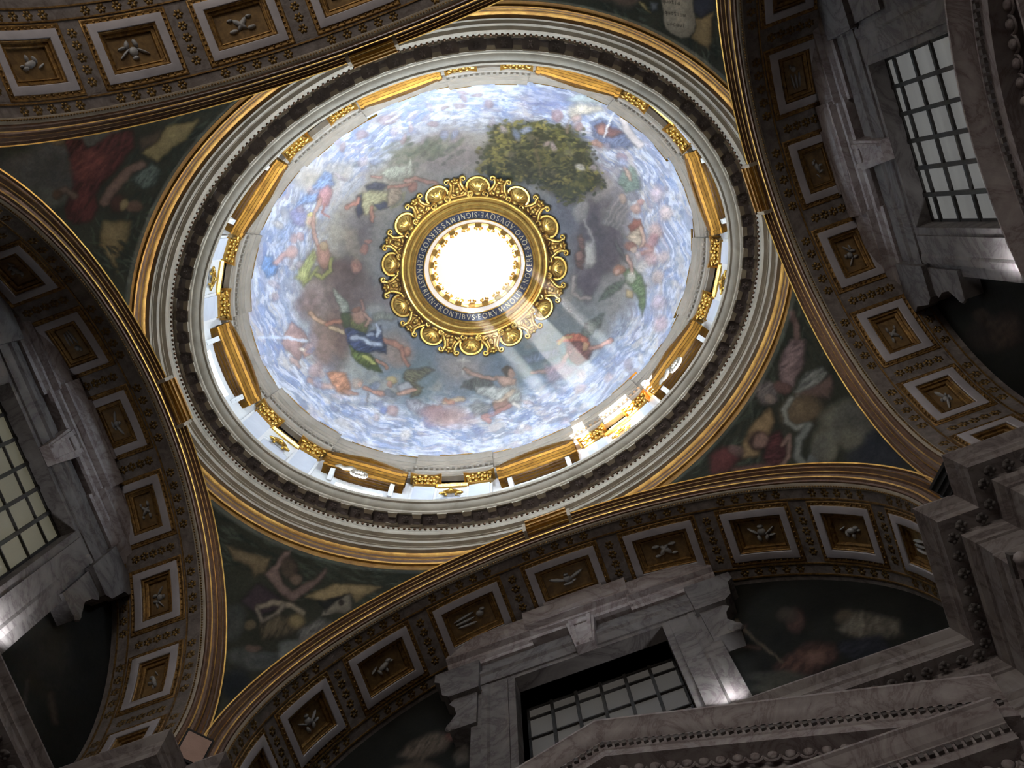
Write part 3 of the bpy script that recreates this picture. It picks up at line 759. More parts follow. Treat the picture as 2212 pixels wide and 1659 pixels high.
def paint_pendentive(xy, key):
    x, y = xy[:, 0], xy[:, 1]
    r = np.random.default_rng(3)
    n = fbm(x, y, 50, 7)
    base = lin((58, 58, 46))[None] * (0.6 + 0.8 * n[:, None])
    C = Canvas(xy, base, 3.5, 4)
    G = [(62, 68, 52), (44, 50, 42), (78, 84, 66), (52, 56, 46), (88, 92, 76)]
    GOLD = (186, 156, 72)
    if key == 'red':
        leaves(C, r, 120, (360, 180, 560, 330), G, -40, (16, 3))
        leaves(C, r, 160, (200, 470, 340, 700), G, 60, (14, 3))
        leaves(C, r, 80, (270, 330, 420, 520), G, -55, (15, 3))
        C.cloud(85, 370, 80, 70, [(104, 100, 92), (88, 86, 80), (118, 114, 104)], 14, 0.8)
        C.cloud(60, 430, 70, 40, [(112, 112, 98), (94, 94, 84)], 8, 0.8)
        C.cloud(205, 290, 45, 32, [(116, 112, 98), (104, 100, 90)], 8, 0.9)
        C.poly([(140, 300), (175, 300), (190, 325), (240, 290), (285, 282), (288, 318), (262, 350), (246, 372), (222, 395), (206, 420), (212, 448), (196, 478), (168, 484), (146, 472), (140, 448), (160, 400), (166, 372), (150, 340)], (112, 40, 30), 0.97, 4, (35, .16, .4))
        C.poly([(150, 345), (200, 320), (240, 335), (232, 372), (190, 396), (160, 390)], (146, 58, 40), 0.8, 6, (50, .14, .3))
        C.blob(124, 304, 16, 10, 0, (132, 108, 76), 0.9)
        C.line([(306, 356), (282, 366), (256, 392), (238, 416), (226, 436)], 20, (150, 108, 82), 0.95, 3)
        C.poly([(282, 388), (330, 352), (346, 366), (336, 398), (312, 408)], (106, 116, 104), 0.9, 3, (35, .3, .35))
        C.line([(120, 420), (142, 410), (160, 424)], 14, (130, 102, 78), 0.9, 4); C.blob(125, 422, 12, 10, 0, (88, 64, 44), 0.8)
        C.blob(256, 440, 18, 20, 20, (96, 54, 34), 0.9); C.blob(290, 446, 18, 14, 0, (138, 96, 66), 0.9); C.blob(268, 442, 9, 14, 20, (178, 146, 76), 0.9)
        C.poly([(308, 330), (345, 300), (360, 272), (415, 266), (428, 258), (404, 300), (372, 318), (342, 348)], GOLD, 0.95, 3)
        C.poly([(300, 300), (350, 280), (345, 305), (305, 325)], (104, 84, 66), 0.7, 5)
        C.poly([(226, 478), (282, 480), (274, 520), (250, 562), (254, 585), (232, 552), (216, 530), (220, 500)], (172, 140, 66), 0.9, 4)
        leaves(C, r, 30, (200, 520, 290, 600), G, 30, (12, 3), 0.7)
    elif key == 'tablet':
        leaves(C, r, 240, (1090, -20, 1560, 210), G, 40, (14, 3))
        leaves(C, r, 80, (1480, 90, 1580, 230), G, 75, (15, 3))
        C.poly([(1500, 42), (1540, 28), (1536, 60), (1538, 90), (1530, 108), (1508, 92), (1496, 80), (1504, 60)], (180, 142, 66), 0.95, 3)
        C.poly([(1382, 4), (1392, 8), (1400, 22), (1406, 27), (1396, 20)], (190, 160, 70), 0.95, 2)
        C.poly([(1495, 0), (1540, -10), (1545, 20), (1515, 38), (1500, 28)], (62, 62, 76), 0.9, 4)
        C.poly([(1405, 4), (1420, 8), (1418, 20), (1410, 24)], (110, 112, 118), 0.8, 3)
        C.cloud(1330, -20, 60, 40, [(120, 96, 76), (96, 82, 70)], 8, 0.7)
        C.poly([(1427, -30), (1494, -30), (1498, 20), (1502, 50), (1500, 68), (1490, 78), (1474, 80), (1460, 76), (1450, 72), (1440, 64), (1436, 50), (1432, 24)], (186, 170, 142), 0.98, 1.5)
        INK = (36, 30, 26)
        low = {'q': [[(.8, .9), (.4, 1), (.15, .6), (.3, .15), (.7, .2), (.8, .9)], [(.8, .95), (.8, -.6)]], 'u': [[(.15, .95), (.2, .2), (.5, .05), (.8, .3)], [(.8, .95), (.85, 0)]],
               'o': [[(.5, 1), (.15, .6), (.3, .1), (.7, .1), (.85, .6), (.5, 1)]], 't': [[(.5, 1.5), (.45, .2), (.75, .05)], [(.15, 1), (.85, 1)]], 'i': [[(.5, .95), (.5, 0)], [(.5, 1.3), (.5, 1.4)]],
               'a': [[(.8, .95), (.4, 1), (.15, .5), (.35, .05), (.8, .3)], [(.8, .95), (.85, 0)]], 'b': [[(.15, 1.7), (.15, 0), (.6, .0), (.85, .4), (.7, .9), (.2, .8)]], 'c': [[(.8, .8), (.4, 1), (.15, .5), (.4, 0), (.8, .15)]],
               'n': [[(.15, 0), (.15, .95)], [(.15, .8), (.5, 1), (.8, .8), (.82, 0)]], 's': [[(.8, .85), (.4, 1), (.2, .75), (.75, .35), (.6, 0), (.15, .1)]]}
        C2 = Canvas(xy, C.c, 0.4, 4)
        for txt, ox, oy in (('quotia', 1430, 5.5), ('quotibu', 1435, 30.0), ('uocaui', 1440, 54.0)):
            for i, ch_ in enumerate(txt):
                for st in low[ch_]:
                    C2.line([(ox + 6.6 * i + px * 6.0 + 0.05 * 6.0, oy + i * 1.0 - py * 5.6) for px, py in st], 1.3, INK, 0.9, 0.7)
        C.c = C2.c
    elif key == 'book':
        leaves(C, r, 160, (470, 1090, 760, 1240), G, 25, (18, 3), 0.5)
        leaves(C, r, 120, (640, 1200, 950, 1300), G, 15, (18, 3), 0.5)
        C.poly([(492, 1180), (540, 1196), (584, 1204), (572, 1236), (552, 1246), (538, 1222), (506, 1206)], (150, 122, 70), 0.85, 4)
        C.poly([(660, 1290), (720, 1262), (772, 1264), (822, 1268), (790, 1286), (768, 1300), (756, 1282), (700, 1296)], (170, 140, 74), 0.9, 3)
        C.poly([(572, 1240), (596, 1218), (612, 1192), (626, 1190), (620, 1214), (602, 1230), (612, 1262), (628, 1278), (680, 1250), (702, 1228), (704, 1240), (676, 1272), (630, 1298), (608, 1286)], (142, 108, 92), 0.95, 3)
        C.blob(626, 1228, 17, 26, -15, (92, 76, 60), 0.95); C.blob(640, 1252, 14, 12, 0, (128, 104, 84), 0.8)
        C.poly([(520, 1300), (560, 1260), (604, 1290), (620, 1310), (560, 1330)], (74, 58, 62), 0.9, 4)
        C.line([(556, 1312), (590, 1302), (630, 1308), (652, 1326)], 12, (150, 134, 110), 0.9, 3)
        C.line([(554, 1316), (568, 1342), (596, 1328), (612, 1308)], 10, (136, 122, 104), 0.85, 3)
        C.poly([(560, 1350), (600, 1330), (648, 1330), (656, 1356), (620, 1376), (566, 1380)], (96, 84, 62), 0.9, 5, (20, .2, .35))
        C.blob(640, 1342, 16, 14, 0, (158, 136, 88), 0.8, 0.6)
        C.poly([(650, 1360), (690, 1336), (724, 1348), (700, 1384), (640, 1400)], (120, 116, 110), 0.85, 5, (35, .25, .3))
        C.poly([(700, 1316), (744, 1288), (756, 1284), (760, 1316), (742, 1324), (694, 1330)], (132, 122, 104), 0.95, 2); C.blob(738, 1302, 5, 8, 0, (44, 36, 32), 0.9)
        C.poly([(690, 1300), (744, 1284), (704, 1320)], (40, 38, 36), 0.8, 3)
        C.cloud(500, 1340, 34, 40, [(86, 86, 78), (74, 76, 70)], 7, 0.8); C.cloud(560, 1420, 60, 26, [(92, 94, 90), (80, 84, 82)], 8, 0.8); C.cloud(625, 1405, 34, 24, [(112, 116, 112)], 5, 0.8)
        C.blob(548, 1400, 18, 8, 0, (128, 96, 78), 0.7); C.blob(540, 1350, 12, 12, 0, (128, 110, 80), 0.6)
        C.cloud(520, 1490, 50, 60, [(40, 44, 48), (34, 38, 42)], 8, 0.8)
    else:
        leaves(C, r, 200, (1440, 860, 1650, 1040), G, -50, (16, 3), 0.5)
        leaves(C, r, 120, (1660, 620, 1790, 860), G, 80, (16, 3), 0.5)
        C.line([(1716, 690), (1722, 716), (1722, 742)], 14, (132, 98, 84), 0.95, 3); C.blob(1712, 682, 8, 14, 0, (120, 86, 74), 0.9)
        C.poly([(1708, 734), (1740, 736), (1738, 764), (1736, 790), (1722, 812), (1712, 838), (1688, 826), (1682, 796), (1694, 760)], (138, 112, 108), 0.95, 4, (60, .2, .3))
        C.blob(1658, 850, 26, 26, 0, (120, 108, 102), 0.95, 0.3, (40, .35, .3)); C.blob(1664, 862, 12, 12, 0, (150, 130, 116), 0.8); C.blob(1690, 838, 20, 14, 20, (122, 88, 80), 0.9)
        C.poly([(1716, 846), (1740, 806), (1776, 792), (1790, 806), (1768, 834), (1720, 862)], (132, 132, 122), 0.92, 4, (50, .2, .35))
        C.poly([(1720, 852), (1780, 824), (1796, 812), (1800, 836), (1790, 862), (1760, 860)], (126, 92, 78), 0.85, 4)
        C.blob(1732, 888, 46, 34, -20, (118, 98, 70), 0.92, 0.35); C.line([(1710, 862), (1694, 886), (1700, 912), (1722, 924), (1748, 916)], 12, (142, 142, 130), 0.9, 4)
        C.line([(1748, 920), (1726, 950), (1722, 984), (1734, 1004)], 16, (130, 132, 124), 0.9, 4); C.blob(1756, 998, 14, 18, 0, (112, 114, 112), 0.85)
        C.cloud(1830, 920, 60, 60, [(118, 114, 96), (102, 100, 86), (92, 90, 82)], 12, 0.85); C.cloud(1790, 960, 36, 40, [(126, 122, 104), (108, 106, 94)], 8, 0.85)
        C.cloud(1890, 980, 70, 50, [(52, 54, 62), (42, 46, 54)], 9, 0.8)
        C.poly([(1632, 908), (1664, 884), (1672, 912), (1660, 940), (1640, 960), (1640, 984), (1606, 988), (1604, 958), (1616, 934)], (170, 132, 68), 0.95, 4)
        C.blob(1640, 952, 26, 22, 10, (58, 40, 36), 0.95); C.blob(1644, 952, 17, 17, 0, (158, 114, 92), 0.95)
        C.poly([(1664, 940), (1684, 930), (1700, 968), (1694, 1006), (1660, 1012), (1650, 984)], (98, 40, 40), 0.95, 4, (70, .2, .3))
        C.poly([(1534, 986), (1560, 966), (1590, 968), (1600, 990), (1570, 1020), (1536, 1026)], (126, 52, 48), 0.9, 5); C.blob(1590, 974, 20, 12, 20, (132, 96, 84), 0.7)
        C.poly([(1580, 1012), (1650, 1000), (1690, 1010), (1660, 1022), (1590, 1024)], (120, 74, 62), 0.9, 4); C.line([(1690, 960), (1706, 940), (1704, 982), (1690, 1004)], 10, (140, 110, 96), 0.85, 3)
    return np.clip(C.c * 0.85, 0.003, 0.85)

def paint_lunette(xy, key):
    x, y = xy[:, 0], xy[:, 1]
    base = lin((40, 40, 36))[None] * (0.5 + fbm(x, y, 60, 13)[:, None])
    C = Canvas(xy, base, 4.0, 8)
    if key == 'pair':
        C.blob(1718, 1342, 20, 26, 10, (112, 76, 64), 0.9); C.blob(1700, 1330, 24, 18, 0, (84, 74, 64), 0.8)
        C.blob(1830, 1334, 26, 18, 0, (104, 92, 74), 0.9); C.poly([(1810, 1360), (1850, 1320), (1940, 1340), (1950, 1372), (1860, 1386)], (128, 120, 104), 0.85, 6, (20, .2, .3))
        C.poly([(1810, 1390), (1900, 1370), (1920, 1400), (1880, 1440), (1810, 1410)], (52, 54, 66), 0.9, 6, (60, .2, .3))
        C.poly([(1670, 1440), (1740, 1390), (1800, 1390), (1810, 1420), (1740, 1470), (1690, 1470)], (112, 72, 58), 0.9, 6, (40, .2, .35)); C.blob(1762, 1420, 24, 18, 0, (150, 104, 84), 0.8)
        C.line([(1590, 1340), (1640, 1390), (1690, 1430)], 6, (130, 116, 96), 0.8, 2); C.line([(1610, 1350), (1590, 1390), (1640, 1400)], 8, (112, 78, 64), 0.7, 4)
        C.cloud(1680, 1470, 90, 26, [(86, 86, 78), (98, 98, 88)], 9, 0.8)
    elif key == 'dove':
        C.poly([(860, 1630), (890, 1600), (940, 1582), (990, 1590), (960, 1620), (900, 1650)], (118, 104, 90), 0.9, 5, (30, .3, .3))
        C.blob(975, 1592, 16, 12, 0, (118, 66, 56), 0.8); C.poly([(980, 1630), (1010, 1600), (1014, 1650), (985, 1655)], (112, 104, 96), 0.8, 3)
        C.cloud(900, 1660, 60, 20, [(110, 96, 82)], 6, 0.7)
    elif key == 'robes':
        C.cloud(2150, 720, 60, 50, [(70, 56, 48), (54, 46, 42)], 9, 0.8); C.blob(2120, 680, 20, 16, 0, (92, 74, 62), 0.8); C.poly([(2120, 690), (2200, 680), (2212, 740), (2150, 760)], (84, 66, 54), 0.8, 8, (40, .2, .3))
    else:
        C.cloud(100, 1440, 60, 90, [(60, 54, 44), (48, 44, 38)], 10, 0.7); C.line([(110, 1500), (120, 1560)], 14, (92, 76, 58), 0.7, 6); C.line([(60, 1470), (50, 1530)], 10, (84, 80, 70), 0.6, 5)
    return np.clip(C.c * 0.55, 0.002, 0.8)
# ------------------------------------------------------------------ large structure
FLOOR_Z = -19.9
ZS = -4.572                  # springing of the four arches
SPR = -5.5                   # top of the main cornice
# arch: rotation of the local frame (u along the span, w outwards, z up), face plane, painted edge span, soffit span, back wall, coffer pitch
ARCH = {
    'back':  dict(rot=0,   wf=4.472, ao=5.542, a=5.20, wb=6.40, pitch=20.7, half=7.25, w0=5.02, w1=5.95),
    'right': dict(rot=-90, wf=5.542, ao=4.472, a=4.13, wb=7.40, pitch=22.3, half=7.35, w0=6.14, w1=6.95),
    'nave':  dict(rot=180, wf=4.472, ao=5.542, a=5.20, wb=13.0, pitch=20.7, half=7.25, w0=5.02, w1=5.97),
    'left':  dict(rot=90,  wf=5.542, ao=4.472, a=4.13, wb=7.40, pitch=22.3, half=7.35, w0=6.14, w1=6.95),
}
BO, BI = 4.665, 4.30

structure('floor', 'pale marble church floor far below the dome', data=MB().box(-9.4, 9.4, -21, 8.2, FLOOR_Z - 0.3, FLOOR_Z).mesh('floor', M_FLOOR))

# pier walls, plan outline of the room below the arches (room on the left of each step)
OUT = [(5.2, -13), (5.2, -4.68), (5.752, -4.68), (5.752, -4.13), (7.4, -4.13), (7.4, 4.13), (5.752, 4.13), (5.752, 4.68), (5.2, 4.68), (5.2, 6.4)]
OUT = OUT + [(-x, y) for x, y in OUT[::-1]]
def pier(name, poly):
    structure(name, data=MB().prism(poly, 2, FLOOR_Z, SPR - 0.02).mesh(name, M_WALL, 0))
pier('wall_right_back', [(5.2, 7.6), (5.2, 4.68), (5.752, 4.68), (5.752, 4.13), (8.6, 4.13), (8.6, 7.6)])
pier('wall_left_back', [(-5.2, 7.6), (-8.6, 7.6), (-8.6, 4.13), (-5.752, 4.13), (-5.752, 4.68), (-5.2, 4.68)])
pier('wall_right_nave', [(5.2, -4.68), (5.2, -13), (8.6, -13), (8.6, -4.13), (5.752, -4.13), (5.752, -4.68)])
pier('wall_left_nave', [(-5.2, -4.68), (-5.752, -4.68), (-5.752, -4.13), (-8.6, -4.13), (-8.6, -13), (-5.2, -13)])

# lunette walls with a window opening, in the arch's local frame
WIN_HW = 1.30
GLASS = {'back': (6.75, -2.10), 'right': (7.42, -2.15), 'left': (7.42, -2.0)}
for side in ('back', 'right', 'left'):
    A = ARCH[side]
    g, top = GLASS[side]
    w0, w1 = A['wb'], A['wb'] + 0.5
    m = MB()
    h = A['a'] + 0.5
    m.box(-h, -WIN_HW, w0, w1, FLOOR_Z, 1.0).box(WIN_HW, h, w0, w1, FLOOR_Z, 1.0)
    m.box(-WIN_HW, WIN_HW, w0, w1, top, 1.0).box(-WIN_HW, WIN_HW, w0, w1, FLOOR_Z, -6.2)
    structure('wall_' + side, M=rotz(A['rot']), data=m.mesh('wall_' + side, M_WALL, 0))

# outer masonry so that daylight only enters by the windows
m = MB()
m.box(-9.4, 9.4, 7.6, 8.2, FLOOR_Z, 2.6).box(8.6, 9.4, -13, 7.6, FLOOR_Z, 2.6).box(-9.4, -8.6, -13, 7.6, FLOOR_Z, 2.6)
structure('wall_outer', data=m.mesh('wall_outer', M_OUTER, 0))
TH = np.linspace(0, 2 * PI, 181)
m = MB()
rows = []
for t in TH[:-1]:
    c, s = math.cos(t), math.sin(t)
    k = min(9.4 / max(abs(c), 1e-6), 13.5 / max(abs(s), 1e-6))
    rows.append([(6.25 * c, 5.07 * s, 2.3), (k * c, k * s, 2.3), (k * c, k * s, 2.6), (6.25 * c, 5.07 * s, 2.6)])
m.grid(rows, True, True)
structure('roof_light_block', 'masonry vault backs around the drum', data=m.mesh('roof_light_block', M_OUTER, 0))

# ring added to keep sun off drum windows, wall added against light leaks
m = MB()
m.grid([[(*el(t, -0.45), 5.55), (*el(t, -2.6), 5.40), (*el(t, -2.6), 5.55), (*el(t, -0.45), 5.75)] for t in TH[:-1]], True, True)
structure('roof_light_block', 'unseen sun shade added around the outside of the drum', data=m.mesh('roof_light_block', M_OUTER, 30))
m = MB()
arcq = [(5.2 * math.cos(f), ZS + BI * math.sin(f)) for f in np.linspace(0, PI / 2, 16)]
for s_ in (-1, 1):
    m.prism([(s_ * x, z) for x, z in [(9.4, FLOOR_Z), (5.2, FLOOR_Z)] + arcq + [(0, 2.6), (9.4, 2.6)]], 1, -13.6, -13.0)
structure('wall_nave', data=m.mesh('wall_nave', M_OUTER, 0))

m = MB()
m.box(-9.4, -8.8, -21, -13.6, FLOOR_Z, 2.6).box(8.8, 9.4, -21, -13.6, FLOOR_Z, 2.6).box(-9.4, 9.4, -21.5, -21, FLOOR_Z, 2.6).box(-9.4, 9.4, -21, -13.4, 2.3, 2.9)
structure('wall_nave_far', data=m.mesh('wall_nave_far', M_OUTER, 0))  # closed box added beyond the nave to keep stray sun out

# ---- soffit bending map
def S(A, phi, w, h=0.0):
    """point of the arch soffit at angle phi (deg, 0..180 on the curve, straight below), depth w, h outwards"""
    a = A['a']
    k = BI * PI / 180
    if phi < 0:
        return np.array([a + h, w, ZS + phi * k])
    if phi > 180:
        return np.array([-a - h, w, ZS - (phi - 180) * k])
    f = math.radians(phi)
    n = np.array([math.cos(f) / a, math.sin(f) / BI]); n /= np.linalg.norm(n)
    return np.array([a * math.cos(f) + h * n[0], w, ZS + BI * math.sin(f) + h * n[1]])
def S_frame(A, phi, w, h=0.0):
    p = S(A, phi, w, h)
    e = S(A, phi + 0.5, w, h) - S(A, phi - 0.5, w, h)
    X = e / np.linalg.norm(e)
    Y = np.array([0, 1.0, 0])
    return frame(p, X, Y, np.cross(X, Y))
def speed(A, phi):
    if phi < 0 or phi > 180:
        return BI * PI / 180
    f = math.radians(phi)
    return math.hypot(A['a'] * math.sin(f), BI * math.cos(f)) * PI / 180
def world_of(A, p):
    r = math.radians(A['rot'])
    return np.array([p[0] * math.cos(r) - p[1] * math.sin(r), p[0] * math.sin(r) + p[1] * math.cos(r), p[2]])
PHI = np.linspace(-12.4, 192.4, 124)
# ------------------------------------------------------------------ coffered arches
def rosette_mesh():
    m = MB()
    for i in range(6):
        a = i * PI / 3
        R = [[math.cos(a), -math.sin(a), 0], [math.sin(a), math.cos(a), 0], [0, 0, 1]]
        m.blob((0.034 * math.cos(a), 0.034 * math.sin(a), 0.014), (0.034, 0.027, 0.024), 6, 4, R)
    m.blob((0, 0, 0.034), (0.024, 0.024, 0.026), 6, 4)
    return m.mesh('rosette', M_BRONZE, 60)
ROSETTE = rosette_mesh()
def medallion_mesh():
    m = MB()
    prof = [(0.115, 0.0), (0.115, 0.025), (0.10, 0.035), (0.085, 0.025), (0.08, 0.005), (0.05, 0.008), (0.045, 0.03), (0.02, 0.045), (0.0, 0.048)]
    m.grid([[(r * math.cos(2 * PI * i / 20), r * math.sin(2 * PI * i / 20), z) for r, z in prof] for i in range(20)], True, False)
    return m.mesh('medallion', M_GOLD, 50)
MEDALLION = medallion_mesh()

RELIEF = [  # blobs in the coffer field: p, q, rp, rq, tilt (field is -1..1)
    [(-.35, 0, .5, .14, 0), (-.35, .38, .55, .12, 6), (-.3, -.4, .5, .13, -6), (.45, .1, .2, .3, 0), (.62, .42, .14, .14, 0)],
    [(0, 0, .34, .26, 15), (.34, .3, .17, .16, 0), (.5, .12, .1, .09, 0), (-.3, -.3, .09, .3, 20), (.1, -.42, .08, .26, 0), (-.55, .15, .22, .08, 30)],
    [(0, .1, .22, .36, 10), (0, .58, .16, .16, 0), (.42, .15, .36, .1, 35), (-.42, .2, .34, .1, -35), (-.2, -.48, .11, .33, 15), (.22, -.45, .11, .33, -20), (.5, -.25, .2, .12, 10)],
    [(.05, 0, .12, .62, 45), (-.05, 0, .12, .62, -45), (.4, .42, .2, .16, 0), (-.4, .42, .2, .16, 0), (.42, -.44, .14, .12, 0), (-.42, -.44, .14, .12, 0)],
    [(0, 0, .2, .3, 0), (.45, .15, .42, .16, 20), (-.45, .15, .42, .16, -20), (0, .42, .13, .13, 0), (0, -.45, .26, .14, 0), (.3, -.3, .12, .1, 0)],
]

def build_arch(side, label):
    A = ARCH[side]
    root = thing('coffered_arch', label, 'arch', 'coffered arches under the dome', rotz(A['rot']))
    wf, a = A['wf'], A['a']
    # plain vault lining
    ws = np.linspace(wf + 0.21, A['wb'] + 0.02, 3)
    MB().grid([[S(A, f, w, 0.10) for w in ws] for f in PHI]).build('soffit', M_SOFFIT, root, 60)
    def ground(f0, f1, wa, wb, name):
        fs = [f for f in PHI if f0 < f < f1]
        MB().grid([[S(A, f, wa, 0.10), S(A, f, wa, 0.0), S(A, f, wb, 0.0), S(A, f, wb, 0.10)] for f in [f0] + fs + [f1]]).build(name, M_SOFFIT, root, 40)
    ground(-12.4, 192.4, wf + 0.2, A['w0'] - 0.07, 'border_strip')
    gaps = [(A['w0'] - 0.07, A['w1'] + 0.07)]
    if side == 'nave':
        ground(-12.4, 192.4, A['w1'] + 0.07, A['w1'] + 0.63, 'border_strip')
        ground(-12.4, 192.4, A['w1'] + 1.72, A['wb'], 'border_strip')
        gaps.append((A['w1'] + 0.63, A['w1'] + 1.72))
    else:
        ground(-12.4, 192.4, A['w1'] + 0.07, A['wb'], 'border_strip')
    for wa, wb_ in gaps:
        for k in range(-5, 5):
            c0, c1 = 90 + k * A['pitch'], 90 + (k + 1) * A['pitch']
            f0 = max(-12.4, c0 + A['half'] + 0.07 / speed(A, c0))
            f1 = min(192.4, c1 - A['half'] - 0.07 / speed(A, c1))
            if f1 > f0 + 0.3 and in_view(world_of(A, S(A, (f0 + f1) / 2, wa)), 300):
                ground(f0, f1, wa - 0.01, wb_ + 0.01, 'rib')
    # moulded gilt archivolt from the painted edge to the soffit
    prof = [(0, 0.02), (0, -0.05), (0.06, -0.065), (0.11, -0.05), (0.13, -0.01), (0.20, 0.015), (0.27, 0.0), (0.30, -0.02), (0.37, -0.02), (0.40, 0.015), (0.44, 0.045),
            (0.50, 0.04), (0.53, 0.015), (0.60, 0.02), (0.63, 0.055), (0.72, 0.085), (0.78, 0.08), (0.81, 0.06), (0.88, 0.07), (0.92, 0.11), (1.0, 0.125), (1.0, 0.16)]
    seq = 'gggbbbggbbbggbbbggbbb'
    def arc(s, w):
        ao = A['ao'] + (a - A['ao']) * s
        bo = BO + (BI - BO) * s
        out = []
        for f in PHI:
            if f < 0:
                out.append((ao, wf + w, ZS + f * BI * PI / 180))
            elif f > 180:
                out.append((-ao, wf + w, ZS - (f - 180) * BI * PI / 180))
            else:
                out.append((ao * math.cos(math.radians(f)), wf + w, ZS + bo * math.sin(math.radians(f))))
        return out
    bands([arc(s, w) for s, w in prof], seq, False, root, {'g': ('archivolt', M_GOLD), 'b': ('archivolt_cove', M_BROWN)})
    MB().grid([arc(s, w) for s, w in [(1.0, 0.15), (1.03, 0.17), (1.04, 0.24), (0.99, 0.25)]]).build('bead_fillet', M_STONE, root, 25)
    m = MB()
    f = -9.0
    while f < 189:
        p = S(A, f, wf + 0.205, -0.022)
        if in_view(world_of(A, p), 40):
            m.blob(p, (0.02, 0.016, 0.02), 5, 4)
        f += 0.052 / speed(A, f)
    m.build('bead_row', M_GOLD_DIM, root, 60, kind='stuff')
    # strip edges either side of the coffer row
    lines = [A['w0'] - 0.10, A['w1'] + 0.10]
    for w in (A['w0'] - 0.12, A['w1'] + 0.12, A['w1'] + 0.32):
        MB().grid([[S(A, f, w - 0.014, 0.0), S(A, f, w - 0.012, -0.018), S(A, f, w + 0.012, -0.018), S(A, f, w + 0.014, 0.0)] for f in PHI]).build('fillet', M_GOLD_DIM, root, 30)
    rows = [(A['w0'], A['w1'])]
    if side == 'nave':
        rows.append((A['w1'] + 0.70, A['w1'] + 1.65))
    for ri, (w0, w1) in enumerate(rows):
        for k in range(-4, 5):
            fc = 90 + k * A['pitch']
            if not in_view(world_of(A, S(A, fc, (w0 + w1) / 2)), 260):
                continue
            coffer(root, A, fc, A['half'], w0, w1, (k + 4 + ri * 2) if side != 'right' else k + 6)
    # rosettes: front strip, back strip, ribs; medallions at the crossings
    for k in range(-5, 5):
        fr = 90 + (k + 0.5) * A['pitch']
        if fr < -11 or fr > 191:
            continue
        n = 5
        for j in range(n):
            put(root, A, ROSETTE, 'rosette', fr, A['w0'] + (j + 0.5) * (A['w1'] - A['w0']) / n)
        for w in (A['w0'] - 0.22, A['w1'] + 0.22):
            put(root, A, MEDALLION, 'medallion', fr, w)
            for j in range(5):
                fj = fr + A['pitch'] * (0.13 + 0.74 * (j + 0.5) / 5)
                if fj < 191:
                    put(root, A, ROSETTE, 'rosette', fj, w)
    return root

def put(root, A, mesh, name, phi, w):
    F = S_frame(A, phi, w, 0.0)
    if not in_view(world_of(A, F[:3, 3]), 120):
        return
    F[:3, 0] *= -1; F[:3, 2] *= -1                     # face into the room
    F[:3, :3] *= 1.45 if name == 'rosette' else 1.0
    obj(name, mesh, root, F)

def coffer(root, A, fc, half, w0, w1, variant):
    sp = speed(A, fc)
    def loop(inset, h, n=4):
        f0, f1 = fc - half + inset / sp, fc + half - inset / sp
        a0, a1 = w0 + inset, w1 - inset
        P = [S(A, f0 + (f1 - f0) * i / n, a0, h) for i in range(n)] + [S(A, f1, a0 + (a1 - a0) * i / n, h) for i in range(n)]
        P += [S(A, f1 - (f1 - f0) * i / n, a1, h) for i in range(n)] + [S(A, f0, a1 - (a1 - a0) * i / n, h) for i in range(n)]
        return P
    fr = MB().grid([loop(i, h) for i, h in [(0.0, 0.03), (0.0, -0.03), (0.012, -0.035), (0.125, -0.035), (0.135, -0.028), (0.135, 0.02)]], False, True).build('coffer', M_COFFER, root, 30)
    bd = MB().grid([loop(i, h) for i, h in [(-0.085, 0.0), (-0.08, -0.012), (-0.06, -0.018), (-0.045, -0.008), (-0.015, -0.008), (0.0, -0.02)]], False, True)
    for i in range(4 * 11):
        side, q = divmod(i, 11)
        q = (q + 0.5) / 11
        f0, f1, a0, a1 = fc - half + 0.03 / sp * -1, fc + half + 0.03 / sp, w0 - 0.03, w1 + 0.03
        ff, ww = [(f0 + (f1 - f0) * q, a0), (f1, a0 + (a1 - a0) * q), (f1 - (f1 - f0) * q, a1), (f0, a1 - (a1 - a0) * q)][side]
        bd.blob(S(A, ff, ww, -0.012), 0.022, 5, 4)
    bd.build('bead_border', M_GOLD_DIM, fr, 60, kind='stuff')
    MB().grid([loop(i, h) for i, h in [(0.135, -0.01), (0.15, -0.02), (0.16, -0.005), (0.18, 0.0), (0.185, 0.03), (0.215, 0.035), (0.222, 0.022), (0.24, 0.03), (0.248, 0.07)]], False, True).build('inner_moulding', M_GOLD_DIM, fr, 30)
    n = 6
    f0, f1 = fc - half + 0.25 / sp, fc + half - 0.25 / sp
    MB().grid([[S(A, f0 + (f1 - f0) * i / n, w0 + 0.25 + (w1 - w0 - 0.5) * j / 2, 0.066) for j in range(3)] for i in range(n + 1)]).build('panel', M_OCHRE, fr, 60)
    m = MB()
    hf, hw = (f1 - f0) / 2, (w1 - w0 - 0.5) / 2
    for (p, q, rp, rq, tilt) in RELIEF[variant % 5]:
        F = S_frame(A, fc - p * hf * 0.95, (w0 + w1) / 2 - q * hw * 0.95, 0.06)
        c, s = math.cos(math.radians(tilt)), math.sin(math.radians(tilt))
        R2 = F[:3, :3] @ np.array([[c, -s, 0], [s, c, 0], [0, 0, 1]])
        m.blob(F[:3, 3], (rp * hf * sp, rq * hw, 0.045), 8, 5, R2)
    m.build('relief', M_RELIEF, fr, 60)

build_arch('back', 'coffered arch with gilt edge over the window behind the triangular pediment')
build_arch('right', 'coffered arch framing the tall gridded window above the curved pediment')
build_arch('left', 'coffered arch over the olive-lit window, darkest of the coffered arches')
build_arch('nave', 'brightest coffered vault, gold rosettes lit, beside the red-robed figure')

